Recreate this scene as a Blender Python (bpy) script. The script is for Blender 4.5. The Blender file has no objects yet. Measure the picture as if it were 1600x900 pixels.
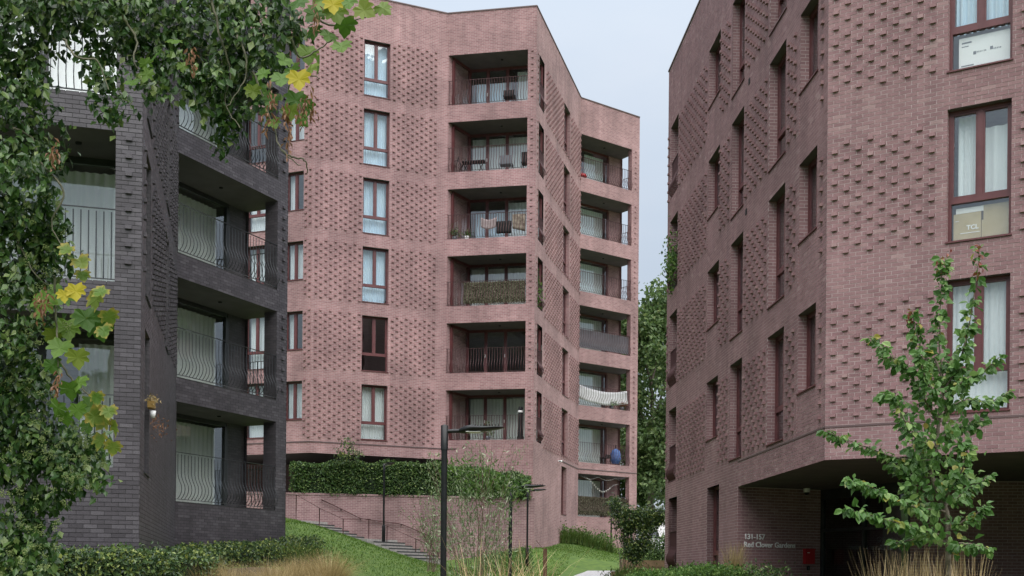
import bpy, math, random
import numpy as np
from mathutils import Vector, Matrix
random.seed(7); rng = np.random.default_rng(7)
D = bpy.data; SC = bpy.context.scene; COL = SC.collection
RAD = math.radians

# ---------------------------------------------------------------- camera
cam = D.cameras.new('camera'); camo = D.objects.new('camera', cam); COL.objects.link(camo)
cam.sensor_width = 36; cam.lens = 40.5; cam.shift_y = 0.28125; cam.clip_end = 3000; cam.clip_start = .1
camo.matrix_world = Matrix.Rotation(RAD(90), 4, 'X') @ Matrix.Rotation(RAD(0.5), 4, 'Z')
SC.camera = camo

# ---------------------------------------------------------------- world and sun
SUN_EL, SUN_AZ = RAD(66), math.atan2(.25, -.97)
w = D.worlds.new('World'); SC.world = w; w.use_nodes = True
nt = w.node_tree; nt.nodes.clear()
def nd(t, typ, **k):
    n = t.nodes.new(typ)
    for a, b in k.items(): setattr(n, a, b)
    return n
sky = nd(nt, 'ShaderNodeTexSky', sky_type='NISHITA'); sky.sun_disc = False
sky.sun_elevation = SUN_EL; sky.sun_rotation = SUN_AZ; sky.air_density = 1; sky.dust_density = 3
bg1 = nd(nt, 'ShaderNodeBackground'); bg1.inputs[1].default_value = .05
nt.links.new(sky.outputs[0], bg1.inputs[0])
tc = nd(nt, 'ShaderNodeTexCoord'); sp = nd(nt, 'ShaderNodeSeparateXYZ'); nt.links.new(tc.outputs['Generated'], sp.inputs[0])
cl = nd(nt, 'ShaderNodeMath', operation='MAXIMUM'); cl.inputs[1].default_value = 0; nt.links.new(sp.outputs[2], cl.inputs[0])
gr = nd(nt, 'ShaderNodeMath', operation='MULTIPLY_ADD'); gr.inputs[1].default_value = .667; gr.inputs[2].default_value = .333
nt.links.new(cl.outputs[0], gr.inputs[0])
mpn = nd(nt, 'ShaderNodeMapping'); mpn.inputs['Scale'].default_value = (1, 1, 3); nt.links.new(tc.outputs['Generated'], mpn.inputs[0])
nz = nd(nt, 'ShaderNodeTexNoise'); nz.inputs['Scale'].default_value = 3.0; nz.inputs['Detail'].default_value = 5
nt.links.new(mpn.outputs[0], nz.inputs[0])
cr = nd(nt, 'ShaderNodeValToRGB'); cr.color_ramp.elements[0].position = .3; cr.color_ramp.elements[1].position = .72
cr.color_ramp.elements[0].color = (.80, .91, 1.05, 1); cr.color_ramp.elements[1].color = (.95, 1.02, 1.11, 1)
nt.links.new(nz.outputs[0], cr.inputs[0])
vm = nd(nt, 'ShaderNodeVectorMath', operation='SCALE'); nt.links.new(cr.outputs[0], vm.inputs[0]); nt.links.new(gr.outputs[0], vm.inputs['Scale'])
bg2 = nd(nt, 'ShaderNodeBackground'); bg2.inputs[1].default_value = .38; nt.links.new(vm.outputs[0], bg2.inputs[0])
ad = nd(nt, 'ShaderNodeMixShader'); ad.inputs[0].default_value = .88; nt.links.new(bg1.outputs[0], ad.inputs[1]); nt.links.new(bg2.outputs[0], ad.inputs[2])
wo = nd(nt, 'ShaderNodeOutputWorld'); nt.links.new(ad.outputs[0], wo.inputs[0])
sl = D.lights.new('sun', 'SUN'); sl.energy = 1.5; sl.angle = RAD(90); sl.color = (1, .97, .93)
so = D.objects.new('sun', sl); COL.objects.link(so)
sd = Vector((math.sin(SUN_AZ)*math.cos(SUN_EL), math.cos(SUN_AZ)*math.cos(SUN_EL), math.sin(SUN_EL)))
so.rotation_euler = sd.to_track_quat('Z', 'Y').to_euler(); so.location = (20, -20, 60)
SC.view_settings.view_transform = 'Standard'; SC.view_settings.look = 'None'
SC.view_settings.exposure = 1.95; SC.view_settings.gamma = 1

# ---------------------------------------------------------------- materials
def mat(name, col=(.5, .5, .5), rough=.6, metal=0, spec=.5):
    m = D.materials.new(name); m.use_nodes = True
    b = m.node_tree.nodes['Principled BSDF']
    b.inputs['Base Color'].default_value = (*col, 1); b.inputs['Roughness'].default_value = rough
    b.inputs['Metallic'].default_value = metal; b.inputs['Specular IOR Level'].default_value = spec
    return m
def L(m, a, b): m.node_tree.links.new(a, b)
def noisy(name, c1, c2, scale=8, rough=.7, metal=0, bump=.0, detail=4, spec=.5, space='Object'):
    m = mat(name, c1, rough, metal, spec); t = m.node_tree; b = t.nodes['Principled BSDF']
    co = nd(t, 'ShaderNodeTexCoord'); n = nd(t, 'ShaderNodeTexNoise'); n.inputs['Scale'].default_value = scale; n.inputs['Detail'].default_value = detail
    L(m, co.outputs[space], n.inputs[0])
    r = nd(t, 'ShaderNodeValToRGB'); r.color_ramp.elements[0].position = .35; r.color_ramp.elements[1].position = .65
    r.color_ramp.elements[0].color = (*c1, 1); r.color_ramp.elements[1].color = (*c2, 1)
    L(m, n.outputs[0], r.inputs[0]); L(m, r.outputs[0], b.inputs['Base Color'])
    if bump:
        bp = nd(t, 'ShaderNodeBump'); bp.inputs['Strength'].default_value = bump; bp.inputs['Distance'].default_value = .02
        L(m, n.outputs[0], bp.inputs['Height']); L(m, bp.outputs[0], b.inputs['Normal'])
    return m
def mixc(m, a, b, fac, mode='MIX'):
    x = nd(m.node_tree, 'ShaderNodeMix', data_type='RGBA', blend_type=mode)
    for i, v in ((0, fac), (6, a), (7, b)):
        if hasattr(v, 'links'): L(m, v, x.inputs[i])
        elif i == 0: x.inputs[0].default_value = v
        else: x.inputs[i].default_value = (*v, 1)
    return x.outputs[2]
def weather(m, src, amt=.25):
    """broad soft variation of tone over a wall, plus pale lime bloom"""
    t = m.node_tree; co = nd(t, 'ShaderNodeTexCoord')
    n = nd(t, 'ShaderNodeTexNoise'); n.inputs['Scale'].default_value = .55; n.inputs['Detail'].default_value = 6; L(m, co.outputs['Object'], n.inputs[0])
    r = nd(t, 'ShaderNodeMapRange'); r.inputs[1].default_value = .3; r.inputs[2].default_value = .7; r.inputs[3].default_value = 1-amt; r.inputs[4].default_value = 1+amt*.6
    L(m, n.outputs[0], r.inputs[0])
    v = nd(t, 'ShaderNodeVectorMath', operation='SCALE'); L(m, src, v.inputs[0]); L(m, r.outputs[0], v.inputs['Scale'])
    n2 = nd(t, 'ShaderNodeTexNoise'); n2.inputs['Scale'].default_value = 1.7; n2.inputs['Detail'].default_value = 8; n2.inputs['Roughness'].default_value = .7; L(m, co.outputs['Object'], n2.inputs[0])
    r2 = nd(t, 'ShaderNodeMapRange'); r2.inputs[1].default_value = .62; r2.inputs[2].default_value = .85; r2.inputs[3].default_value = 0; r2.inputs[4].default_value = .35
    L(m, n2.outputs[0], r2.inputs[0])
    mp = nd(t, 'ShaderNodeMapping'); mp.inputs['Scale'].default_value = (2.6, 2.6, .22); L(m, co.outputs['Object'], mp.inputs[0])
    n3 = nd(t, 'ShaderNodeTexNoise'); n3.inputs['Scale'].default_value = 1; n3.inputs['Detail'].default_value = 5; L(m, mp.outputs[0], n3.inputs[0])
    r3 = nd(t, 'ShaderNodeMapRange'); r3.inputs[1].default_value = .35; r3.inputs[2].default_value = .68; r3.inputs[3].default_value = .86; r3.inputs[4].default_value = 1.08; L(m, n3.outputs[0], r3.inputs[0])
    v3 = nd(t, 'ShaderNodeVectorMath', operation='SCALE'); L(m, v.outputs[0], v3.inputs[0]); L(m, r3.outputs[0], v3.inputs['Scale'])
    return v3.outputs[0], r2.outputs[0]
def brick_tex(name, ca, cb, cm, rough=.8, off=.5):
    m = mat(name, ca, rough, 0, .35); t = m.node_tree; b = t.nodes['Principled BSDF']
    uv = nd(t, 'ShaderNodeUVMap')
    bt = nd(t, 'ShaderNodeTexBrick'); bt.offset = off; bt.inputs['Scale'].default_value = 1
    bt.inputs['Brick Width'].default_value = .225; bt.inputs['Row Height'].default_value = .075
    bt.inputs['Mortar Size'].default_value = .006; bt.inputs['Mortar Smooth'].default_value = .1; bt.inputs['Bias'].default_value = 0
    bt.inputs['Color1'].default_value = (*ca, 1); bt.inputs['Color2'].default_value = (*cb, 1); bt.inputs['Mortar'].default_value = (*cm, 1)
    L(m, uv.outputs[0], bt.inputs[0])
    v, f = weather(m, bt.outputs[0])
    L(m, mixc(m, v, tuple(min(1, c*1.7) for c in ca), f), b.inputs['Base Color'])
    bp = nd(t, 'ShaderNodeBump'); bp.invert = True; bp.inputs['Strength'].default_value = .6; bp.inputs['Distance'].default_value = .008
    L(m, bt.outputs['Fac'], bp.inputs['Height']); L(m, bp.outputs[0], b.inputs['Normal'])
    return m
def rand_out(m):
    t = m.node_tree; g = nd(t, 'ShaderNodeNewGeometry'); o = nd(t, 'ShaderNodeObjectInfo')
    a = nd(t, 'ShaderNodeMath', operation='ADD'); L(m, g.outputs['Random Per Island'], a.inputs[0]); L(m, o.outputs['Random'], a.inputs[1])
    f = nd(t, 'ShaderNodeMath', operation='FRACT'); L(m, a.outputs[0], f.inputs[0]); return f.outputs[0]
def ramp(m, src, stops):
    r = nd(m.node_tree, 'ShaderNodeValToRGB'); e = r.color_ramp.elements
    e[0].position, e[0].color = stops[0][0], (*stops[0][1], 1); e[1].position, e[1].color = stops[-1][0], (*stops[-1][1], 1)
    for p, c in stops[1:-1]:
        x = e.new(p); x.color = (*c, 1)
    L(m, src, r.inputs[0]); return r.outputs[0]
def brick_geo(name, stops, pale, rough=.8):
    m = mat(name, stops[0][1], rough, 0, .35); t = m.node_tree; b = t.nodes['Principled BSDF']
    c = ramp(m, rand_out(m), stops)
    v, f = weather(m, c, .18)
    co = nd(t, 'ShaderNodeTexCoord'); n = nd(t, 'ShaderNodeTexNoise'); n.inputs['Scale'].default_value = 55; n.inputs['Detail'].default_value = 3
    ge = nd(t, 'ShaderNodeNewGeometry'); L(m, ge.outputs['Position'], n.inputs[0])
    r = nd(t, 'ShaderNodeMapRange'); r.inputs[1].default_value = .3; r.inputs[2].default_value = .7; r.inputs[3].default_value = .8; r.inputs[4].default_value = 1.15; L(m, n.outputs[0], r.inputs[0])
    s = nd(t, 'ShaderNodeVectorMath', operation='SCALE'); L(m, v, s.inputs[0]); L(m, r.outputs[0], s.inputs['Scale'])
    L(m, mixc(m, s.outputs[0], pale, f), b.inputs['Base Color'])
    bp = nd(t, 'ShaderNodeBump'); bp.inputs['Strength'].default_value = .4; bp.inputs['Distance'].default_value = .004
    L(m, n.outputs[0], bp.inputs['Height']); L(m, bp.outputs[0], b.inputs['Normal'])
    return m
def leafmat(name, stops, transl=.35, rough=.5):
    m = mat(name, stops[0][1], rough, 0, .4); t = m.node_tree; b = t.nodes['Principled BSDF']
    c = ramp(m, rand_out(m), stops); L(m, c, b.inputs['Base Color'])
    tr = nd(t, 'ShaderNodeBsdfTranslucent'); L(m, c, tr.inputs[0])
    mx = nd(t, 'ShaderNodeMixShader'); mx.inputs[0].default_value = transl
    L(m, b.outputs[0], mx.inputs[1]); L(m, tr.outputs[0], mx.inputs[2]); L(m, mx.outputs[0], t.nodes['Material Output'].inputs[0])
    return m
def glassmat(name, tint=(.965, .98, .975), ior=1.85):
    m = D.materials.new(name); m.use_nodes = True; t = m.node_tree; t.nodes.clear()
    fr = nd(t, 'ShaderNodeFresnel'); ge = nd(t, 'ShaderNodeNewGeometry'); io = nd(t, 'ShaderNodeMath', operation='MULTIPLY_ADD')
    L(m, ge.outputs['Backfacing'], io.inputs[0]); io.inputs[1].default_value = 1/ior-ior; io.inputs[2].default_value = ior; L(m, io.outputs[0], fr.inputs[0])   # same index on both faces of the pane
    g = nd(t, 'ShaderNodeBsdfGlossy'); g.inputs['Roughness'].default_value = .015; g.inputs[0].default_value = (.93, .97, 1, 1)
    tr = nd(t, 'ShaderNodeBsdfTransparent'); tr.inputs[0].default_value = (*tint, 1)
    n = nd(t, 'ShaderNodeTexNoise'); n.inputs['Scale'].default_value = 1.3; co = nd(t, 'ShaderNodeTexCoord'); L(m, co.outputs['Object'], n.inputs[0])
    bp = nd(t, 'ShaderNodeBump'); bp.inputs['Strength'].default_value = .12; bp.inputs['Distance'].default_value = .03; L(m, n.outputs[0], bp.inputs['Height']); L(m, bp.outputs[0], g.inputs['Normal'])
    mx = nd(t, 'ShaderNodeMixShader'); L(m, fr.outputs[0], mx.inputs[0]); L(m, tr.outputs[0], mx.inputs[1]); L(m, g.outputs[0], mx.inputs[2])
    o = nd(t, 'ShaderNodeOutputMaterial'); L(m, mx.outputs[0], o.inputs[0]); return m

M = {}
M['tower_brick'] = brick_tex('tower_brick', (.37, .212, .212), (.265, .143, .146), (.45, .36, .355))
M['tower_stud'] = brick_geo('tower_stud', [(0, (.27, .152, .155)), (.5, (.315, .185, .188)), (1, (.36, .218, .22))], (.4, .29, .29))
M['red_tex'] = brick_tex('red_tex', (.305, .182, .185), (.23, .128, .134), (.44, .36, .355))
M['red_mortar'] = noisy('red_mortar', (.42, .34, .33), (.54, .46, .45), 6, .9)
M['red_geo'] = brick_geo('red_geo', [(0, (.225, .128, .134)), (.15, (.255, .148, .155)), (.85, (.285, .17, .175)), (.96, (.31, .19, .192)), (1, (.35, .235, .232))], (.42, .33, .33))
M['dark_tex'] = brick_tex('dark_tex', (.088, .080, .088), (.058, .053, .060), (.045, .042, .046), .62)
M['dark_mortar'] = noisy('dark_mortar', (.030, .028, .030), (.045, .042, .045), 6, .9)
M['dark_geo'] = brick_geo('dark_geo', [(0, (.056, .050, .058)), (.35, (.068, .061, .070)), (.8, (.082, .074, .085)), (1, (.105, .096, .108))], (.15, .14, .15), .42)
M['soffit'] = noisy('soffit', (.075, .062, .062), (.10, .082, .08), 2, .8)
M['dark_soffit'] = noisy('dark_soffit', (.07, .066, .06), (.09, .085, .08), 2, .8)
M['frame_red'] = noisy('frame_red', (.095, .028, .03), (.125, .04, .042), 5, .4)
M['frame_dark'] = noisy('frame_dark', (.02, .022, .024), (.035, .037, .04), 5, .4)
M['rail_red'] = mat('rail_red', (.075, .032, .032), .45, .3)
M['rail_dark'] = mat('rail_dark', (.05, .055, .06), .35, .6)
M['coping'] = mat('coping', (.12, .08, .08), .5, .2)
M['glass'] = glassmat('glass')
M['glass_dark'] = glassmat('glass_dark', (.72, .75, .74), 1.6)
M['curtain'] = noisy('curtain', (.76, .82, .84), (.84, .88, .9), 1.5, .9)
M['curtain_blue'] = noisy('curtain_blue', (.60, .77, .92), (.70, .85, .95), 1.5, .9)
M['curtain_grey'] = noisy('curtain_grey', (.66, .69, .67), (.76, .78, .75), 1.5, .9)
M['concrete'] = noisy('concrete', (.30, .29, .28), (.38, .37, .35), 4, .85)
M['stone'] = noisy('stone', (.24, .23, .22), (.34, .32, .30), 9, .85, bump=.3)
M['black_metal'] = noisy('black_metal', (.004, .0045, .005), (.008, .009, .011), 12, .42, 0, spec=.35)
M['corten'] = noisy('corten', (.085, .035, .025), (.14, .06, .035), 9, .75, bump=.2)
M['timber'] = noisy('timber', (.16, .10, .055), (.24, .155, .09), 6, .8)
M['white'] = mat('white', (.8, .8, .8), .45)
M['letter'] = mat('letter', (.82, .82, .82), .4)
M['red_box'] = mat('red_box', (.36, .010, .016), .4)
M['black'] = mat('black', (.008, .008, .009), .7, 0, .3)
M['cardboard'] = noisy('cardboard', (.42, .34, .2), (.5, .41, .26), 3, .9)
M['print_grey'] = mat('print_grey', (.12, .13, .15), .6)
M['bark'] = noisy('bark', (.09, .07, .05), (.17, .14, .11), 25, .9, bump=.4)
M['bark_red'] = noisy('bark_red', (.085, .05, .04), (.13, .08, .06), 25, .8)
M['dark_bark'] = noisy('dark_bark', (.03, .025, .018), (.06, .05, .035), 20, .9)
M['twig'] = noisy('twig', (.06, .06, .035), (.13, .12, .08), 15, .8)

# ---------------------------------------------------------------- object helpers
ROOT = {}
def tag(o, label=None, cat=None, group=None, kind=None):
    if label: o['label'] = label
    if cat: o['category'] = cat
    if group: o['group'] = group
    if kind: o['kind'] = kind
    return o
def empty(name, loc, label=None, cat=None, group=None, rz=0):
    o = D.objects.new(name, None); COL.objects.link(o); o.location = loc; o.rotation_euler = (0, 0, rz); o.empty_display_size = .3
    return tag(o, label, cat, group)
def origin(p):
    v = Vector((0, 0, 0))
    while p is not None: v = v + p.location; p = p.parent
    return v
def link(name, me, parent=None, loc=(0, 0, 0)):
    o = D.objects.new(name, me); COL.objects.link(o); o.location = loc
    if parent is not None: o.parent = parent
    return o
class MB:
    """collects faces (world coordinates), linked as one mesh object"""
    def __init__(s): s.v = []; s.f = []; s.uv = []; s.mi = []; s.sm = []
    def poly(s, pts, uv=None, mi=0, sm=False):
        b = len(s.v); s.v += [tuple(p) for p in pts]; s.f.append(tuple(range(b, b+len(pts))))
        s.uv += uv if uv else [(p[0]+p[1], p[2]) for p in pts]; s.mi.append(mi); s.sm.append(sm)
    def hexa(s, p, mi=0):
        """p: 8 corners, bottom 4 then top 4, counter-clockwise"""
        for q in ((0, 3, 2, 1), (4, 5, 6, 7), (0, 1, 5, 4), (1, 2, 6, 5), (2, 3, 7, 6), (3, 0, 4, 7)):
            s.poly([p[i] for i in q], None, mi)
    def box(s, x0, x1, y0, y1, z0, z1, mi=0):
        s.hexa([(x0, y0, z0), (x1, y0, z0), (x1, y1, z0), (x0, y1, z0), (x0, y0, z1), (x1, y0, z1), (x1, y1, z1), (x0, y1, z1)], mi)
    def tube(s, pts, r, n=6, mi=0, caps=True):
        pts = [Vector(p) for p in pts]; rs = r if isinstance(r, (list, tuple)) else [r]*len(pts)
        rings = []; ref = Vector((0, 0, 1))
        for i, p in enumerate(pts):
            t = (pts[min(i+1, len(pts)-1)]-pts[max(i-1, 0)]).normalized()
            if abs(t.dot(ref)) > .95: ref = Vector((1, 0, 0)) if abs(t.x) < .9 else Vector((0, 1, 0))
            a = t.cross(ref).normalized(); b = t.cross(a).normalized(); base = len(s.v)
            for k in range(n):
                an = 2*math.pi*k/n; s.v.append(tuple(p+(a*math.cos(an)+b*math.sin(an))*rs[i]))
            rings.append(base)
        for i in range(len(rings)-1):
            for k in range(n):
                k2 = (k+1) % n; s.f.append((rings[i]+k, rings[i]+k2, rings[i+1]+k2, rings[i+1]+k)); s.uv += [(0, 0)]*4; s.mi.append(mi); s.sm.append(True)
        if caps:
            s.f.append(tuple(rings[0]+k for k in range(n))); s.f.append(tuple(rings[-1]+k for k in reversed(range(n))))
            s.uv += [(0, 0)]*(2*n); s.mi += [mi]*2; s.sm += [False]*2
    def lathe(s, c, prof, n=12, mi=0):
        base = len(s.v)
        for r, z in prof:
            for k in range(n):
                a = 2*math.pi*k/n; s.v.append((c[0]+r*math.cos(a), c[1]+r*math.sin(a), c[2]+z))
        for i in range(len(prof)-1):
            for k in range(n):
                k2 = (k+1) % n; s.f.append((base+i*n+k, base+i*n+k2, base+(i+1)*n+k2, base+(i+1)*n+k)); s.uv += [(0, 0)]*4; s.mi.append(mi); s.sm.append(True)
    def build(s, name, mats, parent=None, at=None):
        o3 = origin(parent) if parent is not None else Vector(at or (0, 0, 0))
        me = D.meshes.new(name)
        me.from_pydata([(a-o3.x, b-o3.y, c-o3.z) for a, b, c in s.v], [], s.f)
        ul = me.uv_layers.new(name='UVMap'); ul.data.foreach_set('uv', np.array(s.uv, dtype=np.float32).ravel())
        me.polygons.foreach_set('material_index', np.array(s.mi, dtype=np.int32)); me.polygons.foreach_set('use_smooth', np.array(s.sm, dtype=bool))
        for m in (mats if isinstance(mats, (list, tuple)) else [mats]): me.materials.append(m)
        me.update()
        return link(name, me, parent, (0, 0, 0) if parent is not None else o3)
def mesh_np(name, V, F, m, parent=None, loc=None, smooth=False):
    """fast mesh from arrays: V (n,3), F (k,c)"""
    o3 = np.array(origin(parent) if parent is not None else (loc or (0, 0, 0)))
    me = D.meshes.new(name); k, c = F.shape
    me.vertices.add(len(V)); me.vertices.foreach_set('co', (V-o3).astype(np.float32).ravel())
    me.loops.add(k*c); me.loops.foreach_set('vertex_index', F.astype(np.int32).ravel())
    me.polygons.add(k); me.polygons.foreach_set('loop_start', np.arange(0, k*c, c, dtype=np.int32)); me.polygons.foreach_set('loop_total', np.full(k, c, dtype=np.int32))
    me.polygons.foreach_set('use_smooth', np.full(k, bool(smooth)))
    me.materials.append(m); me.update(calc_edges=True); me.validate()
    return link(name, me, parent, (0, 0, 0) if parent is not None else tuple(o3))

class Face:
    """a vertical facade plane: s runs left to right as seen from outside, z up, o outward"""
    def __init__(f, x, y, dx, dy):
        n = math.hypot(dx, dy); f.x, f.y, f.dx, f.dy = x, y, dx/n, dy/n; f.nx, f.ny = f.dy, -f.dx
    def p(f, s, z, o=0): return (f.x+f.dx*s+f.nx*o, f.y+f.dy*s+f.ny*o, z)
    def sub(f, s, o): q = f.p(s, 0, o); return Face(q[0], q[1], f.dx, f.dy)
    def quad(f, mb, s0, s1, z0, z1, o=0, mi=0):
        mb.poly([f.p(s0, z0, o), f.p(s1, z0, o), f.p(s1, z1, o), f.p(s0, z1, o)], [(s0, z0), (s1, z0), (s1, z1), (s0, z1)], mi)
    def box(f, mb, s0, s1, z0, z1, o0, o1, mi=0):
        mb.hexa([f.p(s0, z0, o1), f.p(s1, z0, o1), f.p(s1, z0, o0), f.p(s0, z0, o0), f.p(s0, z1, o1), f.p(s1, z1, o1), f.p(s1, z1, o0), f.p(s0, z1, o0)], mi)

def wall(name, f, s0, s1, z0, z1, holes, m, parent, o=0, reveal=None, rm=None):
    """front sheet with openings, brick-lined reveals"""
    mb = MB(); ss = sorted({s0, s1} | {min(max(h[i], s0), s1) for h in holes for i in (0, 1)}); zs = sorted({z0, z1} | {min(max(h[i], z0), z1) for h in holes for i in (2, 3)})
    for a, b in zip(ss, ss[1:]):
        run = None
        for c, d in zip(zs, zs[1:]):
            cs, cz = (a+b)/2, (c+d)/2
            inh = any(h[0] < cs < h[1] and h[2] < cz < h[3] for h in holes)
            if inh:
                if run: f.quad(mb, a, b, run[0], run[1], o); run = None
            else: run = [run[0], d] if run else [c, d]
        if run: f.quad(mb, a, b, run[0], run[1], o)
    for h in holes:
        dp = h[4] if len(h) > 4 else reveal
        if not dp: continue
        a, b, c, d = h[:4]
        mb.poly([f.p(a, c), f.p(a, d), f.p(a, d, -dp), f.p(a, c, -dp)], [(0, c), (0, d), (dp, d), (dp, c)], 1)
        mb.poly([f.p(b, c, -dp), f.p(b, d, -dp), f.p(b, d), f.p(b, c)], [(0, c), (0, d), (dp, d), (dp, c)], 1)
        mb.poly([f.p(a, d), f.p(b, d), f.p(b, d, -dp), f.p(a, d, -dp)], [(a, 0), (b, 0), (b, dp), (a, dp)], 2)
        mb.poly([f.p(a, c, -dp), f.p(b, c, -dp), f.p(b, c), f.p(a, c)], [(a, 0), (b, 0), (b, dp), (a, dp)], 1)
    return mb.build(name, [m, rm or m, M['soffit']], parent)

def boxes_mesh(name, f, B, m, parent):
    """B: rows of s0,s1,z0,z1,o0,o1 -> five-sided boxes in one mesh"""
    B = np.array(B, dtype=np.float64); n = len(B)
    S = B[:, [0, 1, 1, 0]]; Z = B[:, [2, 2, 3, 3]]
    V = np.zeros((n, 8, 3))
    for k, oc in ((0, 5), (4, 4)):
        O = B[:, oc:oc+1]
        V[:, k:k+4, 0] = f.x+f.dx*S+f.nx*O; V[:, k:k+4, 1] = f.y+f.dy*S+f.ny*O; V[:, k:k+4, 2] = Z
    q = np.array([[0, 1, 2, 3], [0, 4, 5, 1], [1, 5, 6, 2], [2, 6, 7, 3], [3, 7, 4, 0]])
    F = (np.arange(n)[:, None, None]*8+q[None]).reshape(-1, 4)
    return mesh_np(name, V.reshape(-1, 3), F, m, parent)

def bricks(f, s0, s1, z0, z1, holes, zbase, phase=0):
    """running bond, clipped to the face and its openings; rows s0,s1,z0,z1,o0,o1,full"""
    out = []; i0 = math.floor((z0-zbase)/.075+.001); i1 = math.ceil((z1-zbase)/.075-.001)
    for i in range(i0, i1):
        za, zb = zbase+i*.075+.005, zbase+(i+1)*.075-.005; zc = (za+zb)/2
        if za < z0-.02 or zb > z1+.02: continue
        cuts = sorted((h[0], h[1]) for h in holes if h[2] < zc < h[3])
        j0 = math.floor(s0/.225)-1; j1 = math.ceil(s1/.225)+1
        spans = []; cur = s0
        for a, b in cuts:
            if a > cur: spans.append((cur, min(a, s1)))
            cur = max(cur, b)
        if cur < s1: spans.append((cur, s1))
        sh = (.1125 if i % 2 else 0)+phase
        for a, b in spans:
            j = math.floor((a-sh)/.225)
            while True:
                p, q = j*.225+sh+.005, (j+1)*.225+sh-.005; j += 1
                if p > b: break
                full = p >= a and q <= b
                p2, q2 = max(p, a+.0), min(q, b-.0)
                if q2-p2 < .035: continue
                dz = random.uniform(-.0015, .0015)
                out.append((p2, q2, za, zb, -.012, random.uniform(-.001, .002), full))
    return out
def studs(f, s0, s1, zones, holes, zbase, phase=0, proj=.035, w=.105):
    out = []; j0 = math.ceil((s0-phase)/.225)
    j = j0
    while phase+j*.225 < s1-.1:
        s = phase+j*.225
        if s > s0+.03:
            for za, zb in zones:
                i = math.ceil((za-zbase)/.075)
                while zbase+i*.075 < zb:
                    if (i+(2 if j % 2 else 0)) % 4 == 0:
                        z = zbase+i*.075+.005
                        if not any(h[0]-.06 < s+w and s < h[1]+.06 and h[2]-.05 < z+.03 < h[3]+.05 for h in holes):
                            out.append((s, s+w, z, z+.065, -.01, proj+random.uniform(-.003, .003)))
                    i += 1
        j += 1
    return out

def unit_box(name, a, b, c, m):
    """box mesh a x b x c, front face at local -Y, origin at its back left bottom"""
    me = D.meshes.new(name); v = [(0, -b, 0), (a, -b, 0), (a, -b, c), (0, -b, c), (0, 0, 0), (a, 0, 0), (a, 0, c), (0, 0, c)]
    me.from_pydata(v, [], [(0, 1, 2, 3), (0, 4, 5, 1), (1, 5, 6, 2), (2, 6, 7, 3), (3, 7, 4, 0)]); me.polygons.foreach_set('use_smooth', np.zeros(5, dtype=bool)); me.materials.append(m); me.update(); return me
def place_unit(name, me, f, s, z, parent, o=0):
    ob = link(name, me, parent); q = Vector(f.p(s, z, o))-origin(parent); ob.location = q
    ob.rotation_euler = (0, 0, math.atan2(f.dy, f.dx)); return ob

# ---------------------------------------------------------------- windows, doors, curtains, railings
def pane(f, s0, s1, z0, z1, o, m, parent):
    mb = MB(); f.box(mb, s0, s1, z0, z1, o-.006, o); return mb.build('pane', m, parent)
def window(f, s0, s1, z0, z1, parent, kind='tall', dp=.17, fm='frame_red', gm='glass', sill=True):
    """frame with rebated sashes at depth dp; panes are children"""
    mb = MB(); a = .055; o1, o0 = -dp, -dp-.08
    f.box(mb, s0, s0+a, z0, z1, o0, o1); f.box(mb, s1-a, s1, z0, z1, o0, o1)
    f.box(mb, s0+a, s1-a, z1-a, z1, o0, o1); f.box(mb, s0+a, s1-a, z0, z0+a, o0, o1)
    P = []
    top0 = z0+a
    if kind == 'tall':
        zt = z0+.78; f.box(mb, s0+a, s1-a, zt-.05, zt+.05, o0, o1+.003); top0 = zt+.05
        P.append((s0+a, s1-a, z0+a, zt-.05))
    sm = (s0+s1)/2; wd = .045
    cols = [(s0+a, sm-wd), (sm+wd, s1-a)] if kind != 'single' else [(s0+a, s1-a)]
    if kind != 'single': f.box(mb, sm-wd, sm+wd, top0, z1-a, o0, o1+.002)
    for c, d in cols:      # sash frames a little behind the outer frame
        e = .035; P.append((c+e, d-e, top0+e, z1-a-e))
        f.box(mb, c, c+e, top0, z1-a, o0+.01, o1-.012); f.box(mb, d-e, d, top0, z1-a, o0+.01, o1-.012)
        f.box(mb, c+e, d-e, top0, top0+e, o0+.01, o1-.012); f.box(mb, c+e, d-e, z1-a-e, z1-a, o0+.01, o1-.012)
    w_ = mb.build('window', M[fm], parent)
    for q in P: pane(f, *q, -dp-.045, M[gm], w_)
    if sill:
        sb = MB(); f.box(sb, s0-.02, s1+.02, z0-.025, z0+.002, -dp-.02, .03); sb.build('sill', M[fm], w_)
    return w_
def curtain_mesh(f, s0, s1, z0, z1, o, amp=.035, pitch=.11, lean=0):
    n = max(8, int((s1-s0)/pitch*5)); V = []; ph = random.random()*6; wob = [random.uniform(.5, 1.4) for _ in range(n+1)]
    for j, z in enumerate((z0, (z0+z1)/2, z1)):
        for i in range(n+1):
            t = i/n; s = s0+(s1-s0)*t+lean*(1-j/2)*(t-.5)
            V.append(f.p(s, z, o-.04+amp*wob[i]*math.sin(t*(s1-s0)/pitch*2*math.pi+ph+.5*math.sin(t*7))*(1-.15*j)))
    F = [(j*(n+1)+i, j*(n+1)+i+1, (j+1)*(n+1)+i+1, (j+1)*(n+1)+i) for j in range(2) for i in range(n)]
    return np.array(V), np.array(F)
def curtain(f, s0, s1, z0, z1, o, label, m='curtain', group=None, name='curtain', **k):
    V, F = curtain_mesh(f, s0, s1, z0, z1, o, **k); q = f.p((s0+s1)/2, z0, o)
    ob = mesh_np(name, V, F, M[m], None, q, True); tag(ob, label, 'curtain', group); return ob
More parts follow.
